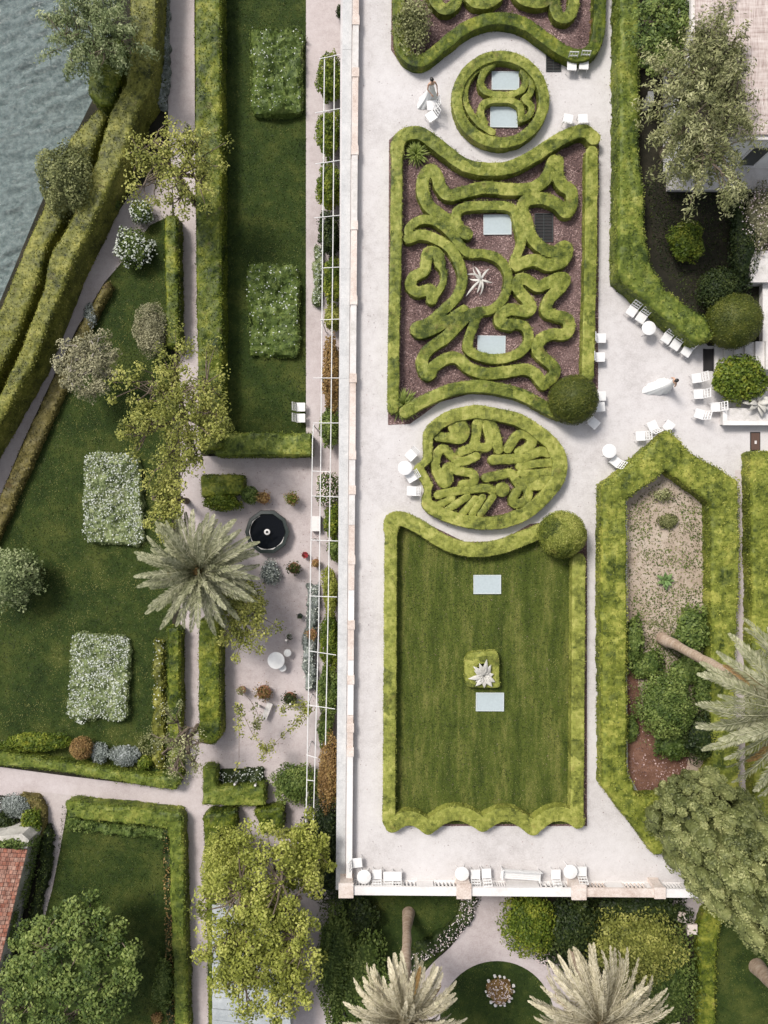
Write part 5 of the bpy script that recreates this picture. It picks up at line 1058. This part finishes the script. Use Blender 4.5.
sh('leafy_shrub', 'glossy bright green shrub above the stone trough', 'bright', 738, 380, 28, 1.3, 0, 2300, .16, 22, .15, 34)
sh('flowering_shrub', 'pale flowering shrub at the right frame edge above the stone block', 'grey', 763, 218, 20, 1.6, 0, 1700, .11, 34, .25, 24, bloom='pink', nb=420)
sh('leafy_shrub', 'dark creeping shrub below the house at the right of the walled garden', 'deep', 742, 240, 15, 1.2, 0, 1600, .12, 50, .25, 20)
# lower garden shrubs
def ls(lab, mat, x, y, r_, h, n, size, **k2): return sh(k2.pop('name', 'garden_shrub'), lab, mat, x, y, r_, h, GZ, n, size, **k2)
ls('white flowering bush in the corner beside the lake path', 'fig', 134, 248, 18, 1.3, 1500, .12, bloom='bloom', nb=420, amp=.25, bsize=.13, clump=16, name='flowering_shrub')
ls('small white flowering bush above the other one beside the lake path', 'fig', 142, 213, 11, 1.1, 700, .11, bloom='bloom', nb=200, amp=.25, bsize=.12, name='flowering_shrub')
ls('tiny green shrub at the foot of the inner hedge on the lake path', 'fig', 114, 203, 7, .8, 300, .1)
ls('pale rounded grey-green bush beside the narrow hedge', 'grey', 152, 330, 16, 1.7, 3000, .09, ry=25, amp=.1, clump=30)
ls('grey-leaved plant beside the brownish hedge above the grey bush', 'blue', 91, 315, 7, .6, 380, .1, ry=13)
ls('dense round tree-like bush growing through the shore hedge', 'conifer', 69, 184, 25, 3.2, 5200, .12, ry=34, amp=.16, clump=46)
ls('leafy green shrub row behind the lower cross path hedge, left of the orange ball', 'bright', 36, 742, 32, .9, 2600, .11, ry=9, amp=.2, clump=30)
ls('clipped orange-brown ball behind the lower cross path hedge', 'rust', 82, 748, 11.5, 1.1, 1700, .075, amp=.04)
ls('grey-blue plant just right of the orange ball', 'blue', 99, 753, 10, .6, 520, .1, amp=.3); ls('larger grey-blue plant near the corner of the left lawn', 'blue', 125, 755, 17, .7, 1100, .1, ry=9, amp=.3)
ls('small bright green plant at the right of the grey-blue plants', 'bright', 145, 762, 8, .5, 260, .1); ls('reddish low plant in the corner of the left lawn', 'twig', 150, 745, 12, .4, 380, .1, core=False)
ls('bright green rounded shrub above the red tiled roof', 'bright', 33, 820, 11, 1.1, 900, .12, ry=13, clump=12); ls('grey-blue flowering shrub at the left edge above the tiled roof', 'blue', 17, 806, 17, .8, 1200, .1, ry=12, amp=.25); ls('dark green plants at the left frame edge above the tiled roof', 'deep', 4, 824, 14, .9, 800, .12); ls('creeping green plant hanging over the pale wall by the tiled roof', 'fig', 18, 838, 19, 2.6, 900, .12, ry=7, amp=.3)
ls('light silvery green shrub at the left frame edge on the lawn', 'silver', 17, 577, 30, 2.4, 2600, .15, ry=30, amp=.3, clump=34, shell=.55)
ls('leafy green shrub at the end of the small hedge behind the basin', 'fig', 250, 495, 9, 1.0, 480, .12); ls('yellow-green shrub in front of the small hedge behind the basin', 'bright', 222, 503, 20, 1.0, 900, .13, ry=9, amp=.3)
ls('grey flowering plant below the black basin', 'blue', 270, 573, 10, .7, 520, .12, ry=12, amp=.35, bloom='bloom', nb=160)
ls('leafy dark green bush under the lower end of the pergola', 'fig', 295, 783, 23, 1.5, 2400, .13, ry=20, clump=26)
ls('orange-brown conifer bush against the wall near the lower end of the pergola', 'rust', 331, 772, 13, 2.0, 2600, .1, ry=36, amp=.2, clump=30)
wallp = [((330, 82), 12, 23, 'bright', 1.8, 'fresh green shrub under the first bay of the pergola'), ((330, 135), 12, 24, 'bright', 1.9, 'green shrub under the second bay of the pergola from the top'), ((330, 188), 12, 24, 'bright', 1.8, 'green shrub under the third bay of the pergola from the top'), ((330, 235), 11, 20, 'deep', 1.7, 'dark green shrub under the fourth bay of the pergola from the top'), ((333, 280), 9, 24, 'bright', 1.6, 'green shrub under the pergola below the dark one'), ((333, 318), 8, 14, 'spring', 1.3, 'pale green shrub above the reddish one under the pergola'), ((332, 375), 9, 36, 'rust', 1.5, 'long reddish-brown shrub along the wall under the pergola'), ((330, 427), 9, 20, 'fig', 1.4, 'green shrub below the reddish one under the pergola'), ((333, 522), 8, 18, 'bright', 1.5, 'green shrub just below the white flowers under the pergola'), ((335, 550), 7, 12, 'fig', 1.2, 'small dark shrub above the reddish soil under the pergola'), ((331, 590), 9, 24, 'yellow', 1.8, 'bright yellow-green shrub under the lower pergola'), ((330, 640), 10, 28, 'bright', 1.8, 'green shrub below the yellow-green one under the pergola'), ((329, 690), 10, 28, 'fig', 1.6, 'darker green shrub under the lower pergola near the vine post'), ((326, 730), 8, 18, 'fig', 1.2, 'small green shrub above the orange-brown conifer bush')]
for (x, y), rx, ry, mt, h, lab in wallp: ls(lab, mt, x, y, rx, h, int(rx * ry * 9), .12, ry=ry, amp=.22, clump=18, name='wall_shrub')
ls('white flowering shrub under the pergola beside the court', 'fig', 327, 490, 12, 1.3, 900, .11, ry=18, bloom='pink', nb=420, name='flowering_shrub', amp=.3)
ls('dark clipped shrub beside the terrace wall at the top', 'deep', 340, 13, 4, .8, 260, .09, ry=6)
ls('dark green hedge-like shrub mass behind the yellow tree, against the wall', 'deep', 325, 850, 26, 1.8, 3000, .14, ry=50, amp=.25, clump=40)
ls('bright leaved shrub below the balustrade right of the palm path', 'bright', 530, 922, 27, 1.9, 2600, .14, ry=30, amp=.22, clump=36); ls('dark shrub below the balustrade beside the brown pillar', 'deep', 572, 930, 28, 1.8, 2600, .15, ry=40, amp=.25, clump=30)
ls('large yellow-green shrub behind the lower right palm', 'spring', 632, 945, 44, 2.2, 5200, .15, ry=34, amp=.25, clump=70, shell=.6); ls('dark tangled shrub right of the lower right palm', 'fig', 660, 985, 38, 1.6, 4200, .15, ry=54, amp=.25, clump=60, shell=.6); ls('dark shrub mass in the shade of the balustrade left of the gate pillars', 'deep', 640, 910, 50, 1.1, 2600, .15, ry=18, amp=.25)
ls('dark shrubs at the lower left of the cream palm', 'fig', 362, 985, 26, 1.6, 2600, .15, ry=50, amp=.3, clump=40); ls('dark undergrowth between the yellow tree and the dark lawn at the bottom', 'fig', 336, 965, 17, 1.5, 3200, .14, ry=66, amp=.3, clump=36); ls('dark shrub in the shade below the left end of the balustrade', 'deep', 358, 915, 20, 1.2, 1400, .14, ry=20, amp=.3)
ls('pink flowering plant beside the curved path near the lower right palm', 'deep', 546, 955, 10, .5, 420, .1, bloom='pink', nb=160, name='flowering_shrub')
sh('garden_shrub', 'orange flowers low beside the lower left hedge at the bottom', 'rust', 157, 1018, 6, .4, GZ, 200, .09)
ls('dark leafy shrub in the lower corner of the lower left lawn', 'fig', 163, 985, 10, .9, 900, .13, ry=30, amp=.3)

# ================================================================== TREES
tree('silvery_tree', 'feathery silvery green tree leaning over the lake at the top', 'silver', 92, 32, 50, 1.8, GZ, 130, 85, .17, .45, 46, .5, seed=11, fill=.3, wisp=.8, aspect=.35, spr=.6)
tree('sparse_tree', 'sparse yellow-green tree with dark branches over the top of the gravel path', 'spring', 173, 166, 60, 2.6, GZ, 95, 52, .13, .42, 56, .4, seed=12, fill=.3, trunk_r=.15, limb=1.3)
tree('sparse_tree', 'wide yellow-green tree spreading across the gravel path above the court', 'spring', 179, 414, 70, 3.0, GZ, 170, 62, .13, .42, 82, .4, seed=13, fill=.25, trunk_r=.16, limb=1.2)
tree('sparse_tree', 'yellow-green young tree left of the path just above the big palm', 'spring', 168, 500, 26, 1.6, GZ, 40, 60, .13, .38, 36, .45, seed=14, fill=.3)
tree('olive_tree', 'grey-green olive bush with pale bare branches beside the lake path', 'grey', 88, 366, 32, .6, GZ, 90, 62, .12, .34, 36, .6, bark='bark_pale', seed=15, fill=.62, trunk_r=.13, limb=1.3)
tree('sparse_tree', 'yellow-green tree with drooping branches between the big palm and the court', 'spring', 240, 612, 34, .2, GZ, 85, 60, .13, .38, 46, .45, seed=16, fill=.3, limb=1.2)
tree('sparse_tree', 'nearly bare twiggy tree at the path crossing left of the court', 'twig', 182, 745, 34, 1.4, GZ, 48, 26, .10, .32, 40, .5, seed=17, fill=.35, limb=1.4)
tree('broad_leaved_tree', 'large dense dark green tree over the lower left lawn', 'fig', 74, 968, 72, 2.4, GZ, 190, 95, .18, .46, 64, .6, seed=18, fill=.72, core=.72, trunk_r=.22)
tree('yellow_tree', 'big yellow-green tree over the slab roof at the bottom', 'yellow', 268, 930, 66, 4.0, GZ, 250, 95, .15, .46, 106, .45, seed=19, fill=.3, trunk_r=.22, limb=1.2)
tree('yellow_tree', 'smaller yellow-green tree rising beside the terrace wall above the big yellow one', 'yellow', 305, 850, 30, 2.2, GZ, 75, 85, .15, .40, 44, .5, seed=20, fill=.35)
sh('pale_treetop', 'pale rounded yellow-green tree top at the left of the big yellow tree', 'yellow', 229, 860, 23, 4.2, GZ, 4200, .11, 31, .12, 60, 'tree')
tree('olive_tree', 'large feathery grey-green tree in front of the house at the upper right', 'twig', 702, 106, 52, 6.0, 0, 250, 90, .19, .5, 100, .5, seed=21, fill=.3, trunk_r=.2, wisp=1.1, aspect=.3, spr=.6)
tree('broad_leaved_tree', 'darker green tree between the tall hedge and the house at the top', 'fig', 662, 32, 30, 3.6, 0, 95, 85, .15, .42, 46, .5, seed=22, fill=.4)
# conifer beside the balustrade
bs = np.array(W(684, 807, 0)); root = thing('conifer', 'huge olive-green conifer with clumped foliage leaning out over the right end of the balustrade', 'tree', tuple(bs))
g = G(); g.tube([(0, 0, -.02), (0, 0, 6), (0, 0, 13.5)], [.4, .3, .1], 12); g.build('trunk', 'bark', root)
def crad_(z): return 2.15 * min(1, (.62 + z / 1.6 * .38) if z < 1.6 else 1) * (1 - max(0, (z - 3) / 12.5) ** 1.5) ** .6
g = G(); pr = [(crad_(z) * .7, z) for z in np.arange(.25, 14.6, .35)]; g.lathe((0, 0, 0), pr, 40, .0); 
rs = np.random.default_rng(5); nC = 720
zc_l = rs.uniform(.2, 13, nC); az = rs.uniform(0, 6.283, nC)
for zc, a in zip(zc_l, az):
    r_ = crad_(zc) * rs.uniform(.76, 1.12); c = np.array([r_ * math.cos(a), r_ * math.sin(a), zc]); n = 150; s_ = rs.uniform(.16, .40)
    ct_ = .0 + .75 * rs.random(); g.blob(c, (s_ * .75, s_ * .75, s_ * 1.9), 2, .25, 2.5, ct_)
    d = R.normal(size=(n, 3)); d /= np.linalg.norm(d, axis=1)[:, None]; d *= R.uniform(.78, 1.06, n)[:, None] * s_; d[:, 2] *= 2.4; d[:, :2] += (d[:, 2] * .25)[:, None] * np.array([math.cos(a), math.sin(a)])
    g.leaves(c + d, .095, d / s_ + np.array([math.cos(a) * .4, math.sin(a) * .4, .6]), .4, .6, ct_ + R.normal(size=n) * .15 + .1)
g.build('crown', 'conifer', root)
# palms
palm('palm_tree', 'big grey-green palm with a full round crown over the left path', 'palm', (190, 566), GZ, (199, 571), .7, 3.14, 88, 1)
palm('palm_tree', 'tall palm with a long leaning trunk rising from the sandy bed to the right edge', 'palm', (662, 638), 0, (797, 709), 11.5, 3.4, 84, 2, .24, .38)
palm('palm_tree', 'cream coloured palm at the bottom edge with its brown trunk standing in the dark lawn', 'palm_dry', (408, 912), GZ, (404, 1018), 4.9, 2.6, 118, 3, .26, .3, lo=-.6, hi=1.5)
palm('palm_tree', 'cream palm with a very full crown at the bottom right of centre', 'palm_dry', (566, 936), GZ, (600, 1022), 3.6, 3.25, 124, 4, .26, .32, lo=-.6, hi=1.5)
palm('palm_tree', 'palm cut by the lower right corner with only its brown trunk in view', 'palm_dry', (757, 966), GZ, (830, 1058), 5.0, 2.6, 60, 5, .34, .34)

# ================================================================== CAMERA, LIGHT, WORLD
cam = bpy.data.cameras.new('camera'); co = bpy.data.objects.new('camera', cam); COL.objects.link(co); co.location = (0, 0, H); co.rotation_euler = (0, 0, 0)
cam.sensor_fit = 'VERTICAL'; cam.sensor_height = 36; cam.sensor_width = 27; cam.lens = 36 * (H * S) / 1024; cam.clip_start = .5; cam.clip_end = 3000; scene.camera = co
el = math.radians(52); az = math.radians(-43)      # the sun stands to the upper left of the picture
sd = Vector((math.sin(az) * math.cos(el), math.cos(az) * math.cos(el), math.sin(el)))
sun = bpy.data.lights.new('sun', 'SUN'); sun.energy = 2.35; sun.angle = math.radians(14); sun.color = (1, .955, .89)
so = bpy.data.objects.new('sun', sun); COL.objects.link(so); so.rotation_euler = sd.to_track_quat('Z', 'Y').to_euler(); so.location = (-20, 20, 60)
w = bpy.data.worlds.new('World'); scene.world = w; w.use_nodes = True; nt = w.node_tree; bg = nt.nodes['Background']
sky = nt.nodes.new('ShaderNodeTexSky'); sky.sky_type = 'NISHITA'; sky.sun_disc = False; sky.sun_elevation = el; sky.sun_rotation = az % (2 * math.pi); sky.dust_density = 3.0; sky.air_density = 1.0
hs = nt.nodes.new('ShaderNodeHueSaturation'); hs.inputs['Saturation'].default_value = .35; nt.links.new(sky.outputs[0], hs.inputs['Color']); nt.links.new(hs.outputs[0], bg.inputs[0]); bg.inputs[1].default_value = .13
vs = scene.view_settings; vs.view_transform = 'Standard'; vs.look = 'None'; vs.gamma = 1; vs.use_curve_mapping = False; vs.exposure = .55
scene.render.engine = 'CYCLES'
